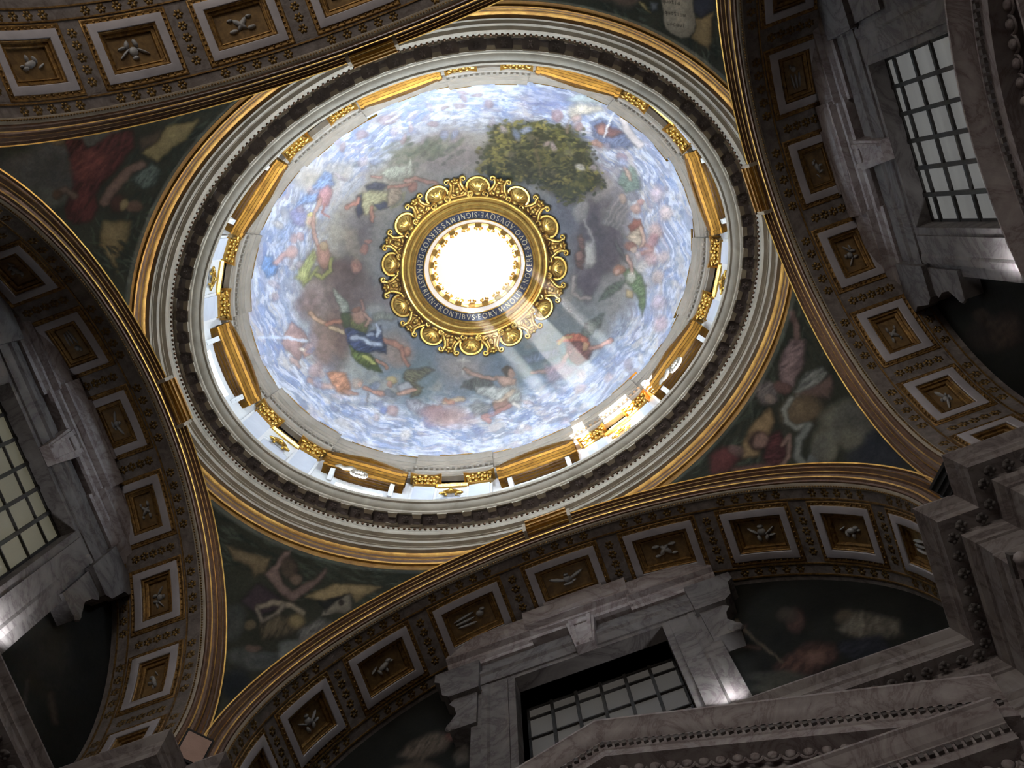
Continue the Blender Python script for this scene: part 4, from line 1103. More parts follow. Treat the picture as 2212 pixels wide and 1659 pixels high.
# ------------------------------------------------------------------ ring of the dome
def ring_grid(prof, n=240, t0=0, t1=2 * PI, closed=True):
    ts = np.linspace(t0, t1, n, endpoint=not closed)
    return [[(*el(t, d), z) for d, z in prof] for t in ts]
ring = thing('dome_ring_cornice', 'oval moulded cornice ring, gilt below and grey above, carrying the drum', 'cornice')
def ring_rows(prof):
    return np.array(ring_grid(prof)).transpose(1, 0, 2)
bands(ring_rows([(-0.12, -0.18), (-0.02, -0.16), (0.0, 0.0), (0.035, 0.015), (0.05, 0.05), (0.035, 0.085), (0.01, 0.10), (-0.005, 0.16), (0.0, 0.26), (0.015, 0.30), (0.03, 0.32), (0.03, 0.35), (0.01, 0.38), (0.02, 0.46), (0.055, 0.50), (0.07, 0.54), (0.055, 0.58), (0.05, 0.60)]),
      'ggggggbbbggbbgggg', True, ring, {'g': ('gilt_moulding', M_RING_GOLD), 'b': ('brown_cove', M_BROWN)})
MB().grid(ring_grid([(0.05, 0.585), (0.12, 0.60), (0.135, 0.66), (0.10, 0.71), (0.045, 0.74), (0.045, 0.90), (0.075, 0.91), (0.075, 0.94), (0.14, 0.96), (0.165, 1.02), (0.14, 1.08), (0.09, 1.10), (0.085, 1.26), (0.12, 1.27), (0.12, 1.30), (0.19, 1.32), (0.215, 1.39), (0.215, 1.44), (0.17, 1.50), (0.15, 1.52), (0.15, 1.62)]), True).build('grey_moulding', M_STONE, ring, 25)
MB().grid(ring_grid([(0.16, 1.61), (0.20, 1.66), (0.20, 1.72), (0.155, 1.76), (0.15, 1.86), (0.18, 1.90), (0.22, 1.91)]), True).build('bed_moulding', M_STONE, ring, 25)
MB().grid(ring_grid([(0.21, 1.905), (0.44, 1.93)]), True).build('soffit_band', M_FRIEZE, ring, 25)
MB().grid(ring_grid([(0.43, 1.95), (0.43, 1.90), (0.46, 1.88), (0.49, 1.90), (0.50, 1.96), (0.55, 1.98), (0.59, 2.02), (0.62, 2.05), (0.66, 2.06), (0.68, 2.10), (0.68, 2.17), (0.60, 2.21), (-0.25, 2.33)]), True).build('rim', M_STONE, ring, 25)
m = MB()
NB = 330
for i in range(NB):
    t = 2 * PI * i / NB
    m.blob((*el(t, 0.225), 1.58), (0.03, 0.03, 0.036), 6, 4)
m.build('bead_row', M_BROWN, ring, 60, kind='stuff')
mod = MB()
mod.box(-0.085, 0.085, 0.0, 0.19, -0.03, 0.03)
mod.blob((0, 0.04, -0.03), (0.075, 0.05, 0.035), 8, 5)
MODILLION = mod.mesh('modillion', M_FRIEZE, 40)
TAB = MB().prism([(-0.10, 0.0), (0.10, 0.0), (0.075, -0.09), (-0.075, -0.09)], 2, -0.05, 0.03).mesh('modillion_tab', M_STONE, 0)
BEDTAB = MB().prism([(-0.13, 0.0), (0.13, 0.0), (0.12, 0.05), (-0.12, 0.05)], 2, -0.07, 0.02).mesh('bed_tab', M_STONE, 0)
fl = MB()
for i in range(6):
    a = i * PI / 3
    R3 = [[math.cos(a), -math.sin(a), 0], [math.sin(a), math.cos(a), 0], [0, 0, 1]]
    fl.blob((0.042 * math.cos(a), 0.042 * math.sin(a), -0.008), (0.038, 0.024, 0.014), 6, 4, R3)
fl.blob((0, 0, -0.02), 0.02, 6, 4)
FLOWER = fl.mesh('soffit_rosette', M_FRIEZE, 60)
NM = 68
for i in range(NM):
    mo = obj('modillion', MODILLION, ring, drum_frame(2 * PI * i / NM, 0.20, 1.90))
    obj('modillion_tab', TAB, mo, Matrix.Translation((0, 0.26, -0.02)))
    obj('bed_tab', BEDTAB, mo, Matrix.Translation((0, -0.01, -0.01)))
    obj('soffit_rosette', FLOWER, ring, drum_frame(2 * PI * (i + 0.5) / NM, 0.33, 1.90))
# gilt keystone blocks where each arch crown meets the ring
for side in ARCH:
    A = ARCH[side]
    m = MB()
    zc = ZS + BO
    for (z0, z1, y0) in ((-0.30, -0.22, 0.12), (-0.22, -0.10, 0.02), (-0.10, -0.02, -0.04), (-0.02, 0.12, -0.07), (0.12, 0.20, -0.10)):
        m.box(-0.40, 0.40, A['wf'] + y0 - 0.03, A['wf'] + 0.40, zc + z0, zc + z1)
    kb = thing('keystone_block', {'back': 'gilt moulded block joining the ring to the lower arch crown', 'right': 'pale gilt block where the window-side arch on the right touches the ring',
               'nave': 'gilt moulded block at the crown of the brightest coffered vault', 'left': 'dim gilt block at the crown of the darkest arch'}[side], 'keystone', 'keystone blocks', rotz(A['rot']))
    m.build('block', M_GOLD, kb, 20)
    for s in (-1, 1):
        MB().box(s * 0.43 - 0.03, s * 0.43 + 0.03, A['wf'] - 0.09, A['wf'] + 0.40, zc - 0.26, zc + 0.20).build('end_cap', M_STONE, kb, 0)
# ------------------------------------------------------------------ drum
def P3(t, d, z):
    p = el(t, d)
    return (p[0], p[1], z)
HALF = {0: 6.4, 48: 5.8, 90: 5.2, 132: 5.8, 180: 6.4, 228: 5.8, 270: 5.2, 312: 5.8}
wins = [(math.radians(a - h), math.radians(a + h)) for a, h in HALF.items()]
def cols(t0, t1, n):
    return np.linspace(t0, t1, n)
m = MB()
full = np.linspace(0, 2 * PI, 160, endpoint=False)
for z0, z1 in ((2.2, 2.45), (5.05, 8.0)):
    m.grid([[P3(t, -0.1, z0), P3(t, -0.1, z1), P3(t, -0.5, z1), P3(t, -0.5, z0)] for t in full], True, True)
for i in range(8):
    a, b = wins[i][1], wins[(i + 1) % 8][0] + (2 * PI if i == 7 else 0)
    m.grid([[P3(t, -0.1, 2.45), P3(t, -0.1, 5.05)] for t in cols(a, b, 14)])
    m.grid([[P3(t, -0.5, 2.45), P3(t, -0.5, 5.05)] for t in cols(a, b, 14)])
    for t in (a, b):
        m.grid([[P3(t, -0.1, 2.45), P3(t, -0.1, 5.05)], [P3(t, -0.5, 2.45), P3(t, -0.5, 5.05)]])
structure('wall_drum', 'white stuccoed drum wall under the dome', data=m.mesh('wall_drum', M_STUCCO, 35))

# drum windows
pane_me = MB().box(-0.27, 0.27, -0.006, 0.006, -0.34, 0.34).mesh('pane', M_GLASS, 0)
bar_v = MB().box(-0.025, 0.025, -0.03, 0.03, -1.44, 1.44).mesh('mullion', M_IRON, 0)
bar_h = MB().box(-0.58, 0.58, -0.025, 0.025, -0.02, 0.02).mesh('glazing_bar', M_IRON, 0)
jamb = MB().box(-0.05, 0.05, -0.08, 0.10, -1.44, 1.44).mesh('window_jamb', M_STUCCO, 0)
for i, t in enumerate(WIN_T):
    w = structure('window_%d' % (i + 1), M=drum_frame(t, -0.32, 3.89))
    for x in (-0.29, 0.29):
        for r in range(4):
            obj('pane', pane_me, w, Matrix.Translation((x, 0, -1.08 + r * 0.72)))
    obj('mullion', bar_v, w)
    for r in range(3):
        obj('glazing_bar', bar_h, w, Matrix.Translation((0, 0, -0.72 + r * 0.72)))
    for x in (-0.6, 0.6):
        obj('window_jamb', jamb, w, Matrix.Translation((x, 0, 0)))

# gilt window hoods, triangular and segmental by turns
HOOD_WHERE = {0: 'on the right side of the drum, level with the oculus', 1: 'beside the sunlit glare at the lower right', 2: 'half lost in sunlight at the bottom of the drum', 3: 'at the lower left, above a grey wreath',
              4: 'at the far left, over the dark-barred window', 5: 'at the upper left, nearest the red-robed figure', 6: 'at the top beside the brightest coffered vault', 7: 'at the upper right below the tablet pendentive'}
hp = [(0, 4.66), (0.30, 4.66), (0.33, 4.70), (0.33, 4.77), (0.37, 4.80), (0.37, 4.86), (0.42, 4.90), (0.42, 4.97), (0.47, 5.02), (0.49, 5.10), (0.49, 5.15), (0, 5.22)]
def hood_parts():
    H = {}
    m = MB().prism(hp, 0, -0.92, 0.92)
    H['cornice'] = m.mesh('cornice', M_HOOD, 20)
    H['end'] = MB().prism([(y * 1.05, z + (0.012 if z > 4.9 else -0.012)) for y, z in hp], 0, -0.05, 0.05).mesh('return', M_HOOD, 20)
    for kind in ('tri', 'seg'):
        if kind == 'tri':
            top = [(-1.0, 5.18), (0, 5.58), (1.0, 5.18)]
        else:
            top = [(1.0 * math.sin(math.radians(a)) / math.sin(math.radians(48)), 5.18 + 0.38 * (math.cos(math.radians(a)) - math.cos(math.radians(48))) / (1 - math.cos(math.radians(48)))) for a in np.linspace(-48, 48, 13)]
        m = MB()
        rows = []
        for x, z in top:
            rows.append([(x, y, z + dz) for y, dz in [(0.0, -0.04), (0.22, -0.04), (0.24, 0.0), (0.34, 0.02), (0.36, 0.07), (0.43, 0.10), (0.45, 0.16), (0.45, 0.20), (0.0, 0.22)]])
        m.grid(rows, False, True)
        m.f.append(tuple(range(9))); m.f.append(tuple(range(9 * (len(top) - 1), 9 * len(top))))
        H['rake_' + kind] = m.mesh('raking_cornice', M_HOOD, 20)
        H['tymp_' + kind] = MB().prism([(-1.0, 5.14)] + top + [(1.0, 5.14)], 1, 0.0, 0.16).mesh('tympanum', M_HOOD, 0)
    c = MB().prism([(0, 4.2), (0.10, 4.2), (0.20, 4.36), (0.27, 4.55), (0.27, 4.66), (0, 4.66)], 0, -0.055, 0.055)
    for k in range(3):
        c.blob((0, 0.14 + 0.05 * k, 4.34 + 0.11 * k), (0.06, 0.05, 0.05), 8, 5)
    H['console'] = c.mesh('console', M_STUCCO, 30)
    H['groove'] = MB().box(-0.86, 0.86, -0.012, 0.012, -0.004, 0.01).mesh('groove', M_BROWN, 0)
    return H
HP = hood_parts()
for i, t in enumerate(WIN_T):
    r = thing('window_hood', 'gilt %s window hood %s' % ('triangular' if i in (3, 1, 5, 7) else 'curved', HOOD_WHERE[i]), 'window hood', 'gilt drum window hoods', drum_frame(t, -0.12, 0.72))
    k = 'tri' if i in (3, 1, 5, 7) else 'seg'
    for nm, key in (('cornice', 'cornice'), ('raking_cornice', 'rake_' + k), ('tympanum', 'tymp_' + k)):
        obj(nm, HP[key], r)
    for x, y in ((0, 0.04), (0, 0.11), (0, 0.19), (0, 0.25)):
        obj('groove', HP['groove'], r, Matrix.Translation((x, y, 4.652)))
    for x in (-0.93, 0.93):
        obj('return', HP['end'], r, Matrix.Translation((x, 0, 0)))
    for x in (-0.72, 0.72):
        obj('console', HP['console'], r, Matrix.Translation((x, 0, 0)))
# white wreaths hanging in two of the window bays
wreath = MB()
for k in range(14):
    a = 2 * PI * k / 14
    wreath.blob((0.17 * math.cos(a), 0, 0.17 * math.sin(a)), (0.055, 0.05, 0.055), 7, 5)
wreath = wreath.mesh('wreath_ring', M_STONE_D, 60)
ribbon = MB().tube([(0.05, 0, 0.17), (0.22, 0.03, 0.25), (0.38, 0.0, 0.2), (0.5, 0.02, 0.27), (0.6, 0, 0.22)], [0.05, 0.06, 0.045, 0.05, 0.02], 7).mesh('ribbon', M_STONE_D, 60)
for a, lab in ((48, 'grey stucco wreath and ribbon under the hood right of the sun glare'), (132, 'grey stucco wreath with ribbon under the lower left hood')):
    r = thing('wreath', lab, 'wreath', 'stucco wreaths', drum_frame(math.radians(a), -0.05, 5.1))
    obj('wreath_ring', wreath, r, Matrix.Translation((0.1, 0.30, 0)))
    obj('ribbon', ribbon, r, Matrix.Translation((0.1, 0.28, 0)))

# paired pilasters with gilt capitals
cap = MB()
cap.grid([[(sx * (0.25 + f), y, z) for (sx, y) in ((-1, 0), (-1, 0.14 + f * 0.9), (1, 0.14 + f * 0.9), (1, 0))] for f, z in ((0, 0), (0.02, 0.12), (0.05, 0.3), (0.09, 0.48))])
for row, (z, n, r) in enumerate(((0.10, 4, 0.07), (0.27, 3, 0.075))):
    for i in range(n):
        x = (i - (n - 1) / 2) * 0.145
        cap.blob((x, 0.16 + 0.03 * row, z), (0.06, 0.05, 0.10), 7, 5)
        cap.blob((x, 0.21 + 0.03 * row, z + 0.085), (0.045, 0.045, 0.035), 6, 4)
for s in (-1, 1):
    th = np.linspace(0, 3.6 * PI, 18)
    rr = 0.085 * (1 - th / (4.6 * PI))
    cap.tube([(s * (0.27 - r_ * math.cos(a) * 0.9), 0.22, 0.44 + r_ * math.sin(a)) for a, r_ in zip(th, rr)], 0.024, 5)
cap.blob((0, 0.24, 0.46), (0.06, 0.05, 0.06), 7, 5)
CAP = cap.mesh('capital', M_GOLD_HI, 60)
ABACUS = MB().prism([(-0.38, 0), (0.38, 0), (0.38, 0.30), (0.2, 0.25), (-0.2, 0.25), (-0.38, 0.30)], 2, 0.52, 0.62).mesh('abacus', M_GOLD, 20)
SHAFT = MB().box(-0.25, 0.25, 0, 0.12, 2.25, 5.78).mesh('shaft', M_PANEL, 0)
STRIP = MB().box(-0.31, -0.25, 0, 0.09, 2.25, 5.78).mesh('edge_strip', M_STUCCO, 0)
ASTR = MB().box(-0.28, 0.28, 0, 0.16, 5.74, 5.80).mesh('astragal', M_GOLD, 0)
BAYN = ['right of the oculus', 'in the blown-out sunlight', 'below the white-robed angel', 'at the lower left', 'at the far left', 'at the upper left', 'at the top, behind the rim', 'at the upper right']
for q, (c1, c2) in enumerate(((17.3, 32.7), (62.9, 75.8), (104.2, 117.1), (147.3, 162.7), (197.3, 212.7), (242.9, 255.8), (284.2, 297.1), (327.3, 342.7))):
    for j, a in enumerate((c1, c2)):
        r = thing('pilaster', '%s drum pilaster with gilt capital in the pair %s' % (('counter-clockwise', 'clockwise')[j], BAYN[q]), 'pilaster', 'drum pilasters', drum_frame(math.radians(a), -0.1, 0))
        obj('shaft', SHAFT, r)
        obj('edge_strip', STRIP, r)
        obj('edge_strip', STRIP, r, Matrix.Translation((0.56, 0, 0)))
        obj('astragal', ASTR, r)
        cpo = obj('capital', CAP, r, Matrix.Translation((0, 0, 5.80)))
        obj('abacus', ABACUS, cpo)
# niches between the pilasters of a pair, with a gilt shell mask and a gilt string course
nf = MB()
def nloop(o, y):
    return [(-0.36 - o, y, 2.3), (-0.36 - o, y, 5.02 + o), (-0.22 - o * 0.5, y, 5.10 + o), (-0.16, y, 5.24 + o), (0.16, y, 5.24 + o), (0.22 + o * 0.5, y, 5.10 + o), (0.36 + o, y, 5.02 + o), (0.36 + o, y, 2.3)]
nf.grid([nloop(o, y) for o, y in ((0.10, 0.0), (0.10, 0.06), (0.05, 0.08), (0.03, 0.05), (0.0, 0.05), (-0.02, 0.02))])
NICHE_F = nf.mesh('niche_frame', M_STUCCO, 30)
NICHE_P = MB().prism([(-0.34, 2.3), (-0.34, 5.0), (-0.15, 5.2), (0.15, 5.2), (0.34, 5.0), (0.34, 2.3)], 1, -0.01, 0.015).mesh('niche_panel', M_PANEL, 0)
sh = MB()
for i in range(7):
    a = math.radians(-75 + 25 * i)
    R3 = [[math.cos(a), 0, math.sin(a)], [0, 1, 0], [-math.sin(a), 0, math.cos(a)]]
    sh.blob((0.11 * math.sin(a), 0.10, 5.28 + 0.11 * math.cos(a)), (0.035, 0.05, 0.10), 6, 5, R3)
sh.blob((0, 0.14, 5.25), (0.07, 0.07, 0.08), 8, 6)
for s in (-1, 1):
    sh.blob((s * 0.2, 0.10, 5.22), (0.10, 0.04, 0.05), 7, 5)
    sh.blob((s * 0.12, 0.10, 5.08), (0.04, 0.04, 0.08), 6, 5)
NICHE_S = sh.mesh('shell_mask', M_GOLD_HI, 60)
for q, c in enumerate((25, 69.35, 110.65, 155, 205, 249.35, 290.65, 335)):
    hw = 0.62 if q in (0, 3, 4, 7) else 0.54
    r = thing('niche', 'framed wall panel topped by a gilt shell mask, %s' % BAYN[q], 'niche', 'drum niches', drum_frame(math.radians(c), -0.1, 0))
    obj('niche_frame', NICHE_F, r)
    obj('niche_panel', NICHE_P, r)
    obj('shell_mask', NICHE_S, r)
    obj('string_course', MB().prism([(0, 6.02), (0.05, 6.02), (0.10, 6.08), (0.10, 6.18), (0.05, 6.24), (0, 6.24)], 0, -hw + 0.1, hw - 0.1).mesh('string_course', M_GOLD_HI, 0), r)

# entablature of the drum, breaking forward over each pair of pilasters
def brk(tdeg):
    a = abs((tdeg + 90) % 180 - 90)
    return 0.075 if (13.2 < a < 36.8 or 59.4 < a < 79.2) else 0.0
edges = []
for a in (13.2, 36.8, 59.4, 79.2):
    edges += [a, 180 - a, 180 + a, 360 - a]
ts = sorted(set(list(np.arange(0, 360, 1.5))) | set(e - 0.02 for e in edges) | set(e + 0.02 for e in edges))
ent = thing('drum_entablature', 'grey oval cornice with a row of dentils at the foot of the painted dome', 'cornice')
ep = [(-0.10, 6.42), (0.03, 6.42), (0.03, 6.52), (0.05, 6.53), (0.05, 6.80), (0.08, 6.83), (0.08, 7.0), (0.13, 7.03), (0.15, 7.10), (0.15, 7.14), (0.07, 7.17), (0.07, 7.30), (0.13, 7.34), (0.17, 7.42), (0.17, 7.48), (0.12, 7.51), (0.12, 7.60), (0.16, 7.63), (0.20, 7.70), (0.23, 7.74), (0.23, 7.84), (0.16, 7.88), (0.05, 7.90)]
MB().grid([[P3(math.radians(a), d + brk(a), z) for d, z in ep] for a in ts], True).build('cornice', M_STONE_D, ent, 25)
m = MB()
for i in range(260):
    a = 360 * i / 260
    F = drum_frame(math.radians(a), 0.075 + brk(a), 6.92)
    m.add((np.c_[np.array([(x, y, z) for z in (-0.06, 0.06) for y in (0, 0.055) for x in (-0.036, 0.036)]), np.ones(8)] @ F.T)[:, :3],
          [(0, 2, 3, 1), (4, 5, 7, 6), (0, 1, 5, 4), (2, 6, 7, 3), (0, 4, 6, 2), (1, 3, 7, 5)])
m.build('dentil_row', M_STONE_D, ent, 0, kind='stuff')
PLATE = MB().prism([(0, 0), (0.045, 0), (0.05, 0.03), (0.03, 0.055), (0, 0.055)], 0, -0.27, 0.27).mesh('gilt_plate', M_GOLD_HI, 20)
for i in range(44):
    a = 360 * (i + 0.35 * math.sin(i * 2.1)) / 44
    obj('gilt_plate', PLATE, ent, drum_frame(math.radians(a), 0.195 + brk(a), 7.84))

# ------------------------------------------------------------------ dome
DA, DB, DH, DZ = 5.85, 4.67, 6.15, 7.80
def E(t, o):
    return np.array([(1.53 + o) * math.cos(t), (1.378 + o) * math.sin(t)])
def dome_z(x, y):
    return DZ + DH * np.sqrt(np.clip(1 - (x / DA) ** 2 - (y / DB) ** 2, 0, 1))
NT, NR = 900, 330
tt = np.linspace(0, 2 * PI, NT, endpoint=False)
inner = np.array([E(t, 0.55) for t in tt])
outer = np.stack([DA * np.cos(tt), DB * np.sin(tt)], 1)
s = np.linspace(0, 1, NR)
s = 1 - (1 - s) ** 1.55
XY = inner[:, None] * (1 - s)[None, :, None] + outer[:, None] * s[None, :, None]
ZZ = dome_z(XY[..., 0], XY[..., 1])
DP = np.concatenate([XY, ZZ[..., None]], 2)
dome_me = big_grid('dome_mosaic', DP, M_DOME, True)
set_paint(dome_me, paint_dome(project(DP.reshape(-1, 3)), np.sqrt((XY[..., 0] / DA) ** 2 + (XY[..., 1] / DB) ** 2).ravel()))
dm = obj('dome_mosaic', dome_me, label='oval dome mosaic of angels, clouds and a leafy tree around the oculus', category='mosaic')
# masonry shell behind the mosaic
sh_t = np.linspace(0, 2 * PI, 72, endpoint=False)
MBs = MB().grid([[((1 - k) * E(t, 0.5)[0] + k * 1.06 * DA * math.cos(t), (1 - k) * E(t, 0.5)[1] + k * 1.06 * DB * math.sin(t),
                   DZ - 0.1 + (DH + 0.35) * math.sqrt(max(0, 1 - ((1 - k) * 0.34 + k) ** 2 * 0.999))) for k in np.linspace(0, 1, 24)] for t in sh_t], True)
structure('ceiling', 'outer masonry shell of the dome', data=MBs.mesh('ceiling', M_OUTER, 40))

# ------------------------------------------------------------------ oculus frame
OZ = 13.08
oc = thing('oculus_frame', 'burnished gilt oculus frame with shells, cherub heads and a blue inscription band', 'frame')
TO = np.linspace(0, 2 * PI, 160, endpoint=False)
def og(prof):
    return [[(*E(t, o), OZ + z) for o, z in prof] for t in TO]
MB().grid(og([(0.0, 0.10), (0.0, 0.02), (0.015, 0.0), (0.035, 0.0), (0.045, 0.03)]), True).build('inner_rim', M_GOLD_HI, oc, 25)
band = MB().grid(og([(0.04, 0.03), (0.265, 0.03)]), True).build('inscription_band', M_BLUE, oc, 25)
MB().grid(og([(0.26, 0.03), (0.265, -0.01), (0.29, -0.035), (0.32, -0.03), (0.34, 0.0), (0.38, 0.02), (0.43, 0.015), (0.45, -0.03), (0.49, -0.055), (0.53, -0.05), (0.56, -0.02), (0.57, 0.02), (0.62, 0.03), (0.64, -0.01), (0.68, -0.03), (0.72, -0.01), (0.74, 0.04), (0.76, 0.45)]), True).build('moulded_ring', M_GOLD_HI, oc, 25)
# lettering
GLY = {
 'N': (.8, [([(.1, 0), (.1, 1)], .09), ([(.1, 1), (.7, 0)], .14), ([(.7, 0), (.7, 1)], .08)]),
 'O': (.95, [([(.475 + .42 * math.cos(a), .5 + .5 * math.sin(a)) for a in np.linspace(0, 2 * PI, 21)], .12)]),
 'L': (.6, [([(.15, 0), (.15, 1)], .14), ([(.15, .04), (.55, .04)], .08), ([(.53, 0), (.53, .2)], .06)]),
 'I': (.32, [([(.16, 0), (.16, 1)], .15)]),
 'T': (.75, [([(.375, 0), (.375, 1)], .15), ([(.02, .96), (.73, .96)], .08), ([(.04, .8), (.04, 1)], .06), ([(.71, .8), (.71, 1)], .06)]),
 'E': (.62, [([(.14, 0), (.14, 1)], .15), ([(.14, .96), (.56, .96)], .08), ([(.14, .52), (.46, .52)], .08), ([(.14, .04), (.58, .04)], .08)]),
 'C': (.8, [([(.47 + .4 * math.cos(a), .5 + .5 * math.sin(a)) for a in np.linspace(.85, 2 * PI - .85, 15)], .12)]),
 'R': (.75, [([(.14, 0), (.14, 1)], .15), ([(.14, .96), (.42, .96), (.56, .86), (.6, .74), (.54, .6), (.4, .52), (.14, .52)], .09), ([(.36, .52), (.72, 0)], .13)]),
 '&': (.85, [([(.8, .05), (.25, .7), (.27, .9), (.4, 1), (.52, .9), (.5, .72), (.2, .45), (.08, .25), (.18, .05), (.4, 0), (.62, .12), (.75, .5)], .10)]),
 'Q': (.95, [([(.475 + .42 * math.cos(a), .5 + .5 * math.sin(a)) for a in np.linspace(0, 2 * PI, 21)], .12), ([(.5, .05), (.75, -.18), (.98, -.2)], .08)]),
 'V': (.78, [([(.05, 1), (.4, 0)], .14), ([(.4, 0), (.73, 1)], .08)]),
 'A': (.8, [([(.06, 0), (.4, 1)], .08), ([(.4, 1), (.74, 0)], .14), ([(.2, .36), (.6, .36)], .07)]),
 'D': (.88, [([(.14, 0), (.14, 1)], .15), ([(.14, .96), (.45, .96), (.7, .8), (.78, .5), (.7, .2), (.45, .04), (.14, .04)], .1)]),
 'S': (.58, [([(.5, .82), (.42, .96), (.26, 1), (.1, .88), (.1, .7), (.3, .53), (.48, .36), (.5, .16), (.36, .02), (.18, 0), (.06, .16)], .12)]),
 'G': (.85, [([(.47 + .4 * math.cos(a), .5 + .5 * math.sin(a)) for a in np.linspace(.85, 2 * PI - .6, 15)], .12), ([(.76, .02), (.76, .42)], .12)]),
 'M': (.98, [([(.08, 0), (.18, 1)], .08), ([(.18, 1), (.48, .1)], .14), ([(.48, .1), (.8, 1)], .08), ([(.8, 1), (.9, 0)], .14)]),
 'F': (.58, [([(.14, 0), (.14, 1)], .15), ([(.14, .96), (.56, .96)], .08), ([(.14, .52), (.44, .52)], .08)]),
 'B': (.7, [([(.14, 0), (.14, 1)], .15), ([(.14, .96), (.42, .96), (.54, .86), (.54, .64), (.4, .53), (.14, .53)], .09), ([(.4, .53), (.62, .42), (.64, .16), (.46, .04), (.14, .04)], .1)]),
 '.': (.3, [([(.15, .42), (.15, .6)], .16)]),
}
def ribbon_mesh(ch):
    w, strokes = GLY[ch]
    m = MB()
    h = 0.15
    for pts, wd in strokes:
        p = np.array(pts, float)
        T = np.gradient(p, axis=0)
        T /= np.linalg.norm(T, axis=1)[:, None] + 1e-9
        n = np.stack([-T[:, 1], T[:, 0]], 1) * wd / 2 * 1.15
        rows = [[((q + v)[0] * h - w * h / 2, (q + v)[1] * h, 0.0), ((q + v)[0] * h - w * h / 2, (q + v)[1] * h, 0.008), ((q - v)[0] * h - w * h / 2, (q - v)[1] * h, 0.008), ((q - v)[0] * h - w * h / 2, (q - v)[1] * h, 0.0)] for q, v in zip(p, n)]
        m.grid(rows, False, True)
        if len(pts) == 2 and wd > 0.1 and ch != '.':
            for e in p:                                     # small serifs
                m.box((e[0] - .11) * h - w * h / 2, (e[0] + .11) * h - w * h / 2, (e[1] - .025) * h, (e[1] + .025) * h, 0, 0.007)
    return m.mesh('letter', M_LETTER, 0)
TEXT = 'NOLITE.NOCERE.&QVO.ADVSQVE.SIGNEMVS.SERVOS.DEI.NOSTRI.IN.FRONTIBVS.EORVM.'
LM = {c: ribbon_mesh(c) for c in set(TEXT)}
ARC = np.linspace(0, 2 * PI, 2001)
EP = np.stack([(1.53 + .15) * np.cos(ARC), (1.378 + .15) * np.sin(ARC)], 1)
SL = np.r_[0, np.cumsum(np.linalg.norm(np.diff(EP, axis=0), axis=1))]
total = sum(GLY[c][0] for c in TEXT)
START = math.radians(74.0)
s0 = np.interp(START, ARC, SL)
pos = 0.0
for c in TEXT:
    w = GLY[c][0]
    sl = (s0 - (pos + w / 2) / total * SL[-1]) % SL[-1]
    pos += w
    t = float(np.interp(sl, SL, ARC))
    n = -np.array([math.cos(t) / 1.68, math.sin(t) / 1.53]); n /= np.linalg.norm(n)
    p = E(t, 0.222)
    obj('letter', LM[c], band, frame((p[0], p[1], OZ + 0.03), (-n[1], n[0], 0), (n[0], n[1], 0), (0, 0, -1)))
# shells and cherubs round the frame
def spiral0(cx, cy, r0, sg):
    return [(cx + r0 * (1 - 0.75 * f) * math.cos(-PI / 2 + sg * 2.4 * PI * f), cy + r0 * (1 - 0.75 * f) * math.sin(-PI / 2 + sg * 2.4 * PI * f), 0.08 + 0.03 * f) for f in np.linspace(0, 1, 16)]
shell = MB()
shell.blob((0, 0.02, 0.02), (0.27, 0.23, 0.13), 16, 10)
for i in range(7):                                          # ribs of the bulging shell
    a = math.radians(-66 + 22 * i)
    shell.tube([(0.05 * math.sin(a), -0.10 + 0.03 * math.cos(a), 0.13), (0.17 * math.sin(a), -0.06 + 0.16 * math.cos(a), 0.135), (0.275 * math.sin(a), -0.02 + 0.245 * math.cos(a), 0.05)], [0.012, 0.022, 0.02], 5)
shell.tube([(0.29 * math.cos(b), 0.0 + 0.25 * math.sin(b), 0.04) for b in np.linspace(-0.35, PI + 0.35, 19)], 0.042, 6)
shell.blob((0, -0.17, 0.09), (0.11, 0.07, 0.08), 8, 6)
for s_ in (-1, 1):
    shell.tube(spiral0(s_ * 0.20, -0.20, 0.075, s_), np.linspace(0.036, 0.018, 16), 6)
SHELL = shell.mesh('shell', M_GOLD_HI, 60)
def spiral(cx, cy, r0, turns, a0, sgn, z, rad, n=20, tail=None):
    pts = [] if tail is None else list(tail)
    for i in range(n):
        f = i / (n - 1)
        a = a0 + sgn * 2 * PI * turns * f
        r = r0 * (1 - 0.75 * f)
        pts.append((cx + r * math.cos(a), cy + r * math.sin(a), z + 0.03 * f))
    return pts
ch = MB()
ch.blob((0, -0.05, 0.11), (0.085, 0.095, 0.09), 10, 7)                       # head
ch.blob((0, 0.035, 0.12), (0.075, 0.05, 0.07), 8, 5)                         # hair
ch.blob((0, -0.07, 0.195), (0.016, 0.022, 0.02), 6, 4)                       # nose
ch.blob((0, -0.15, 0.09), (0.05, 0.05, 0.05), 7, 5)                          # chin, breast
for s_ in (-1, 1):
    ch.blob((s_ * 0.035, -0.045, 0.185), (0.014, 0.010, 0.010), 6, 4)
    ch.blob((s_ * 0.11, -0.15, 0.06), (0.09, 0.05, 0.04), 8, 5, [[math.cos(s_ * .6), -math.sin(s_ * .6), 0], [math.sin(s_ * .6), math.cos(s_ * .6), 0], [0, 0, 1]])
CHERUB = ch.mesh('cherub_head', M_GOLD_HI, 60)
sc = MB()
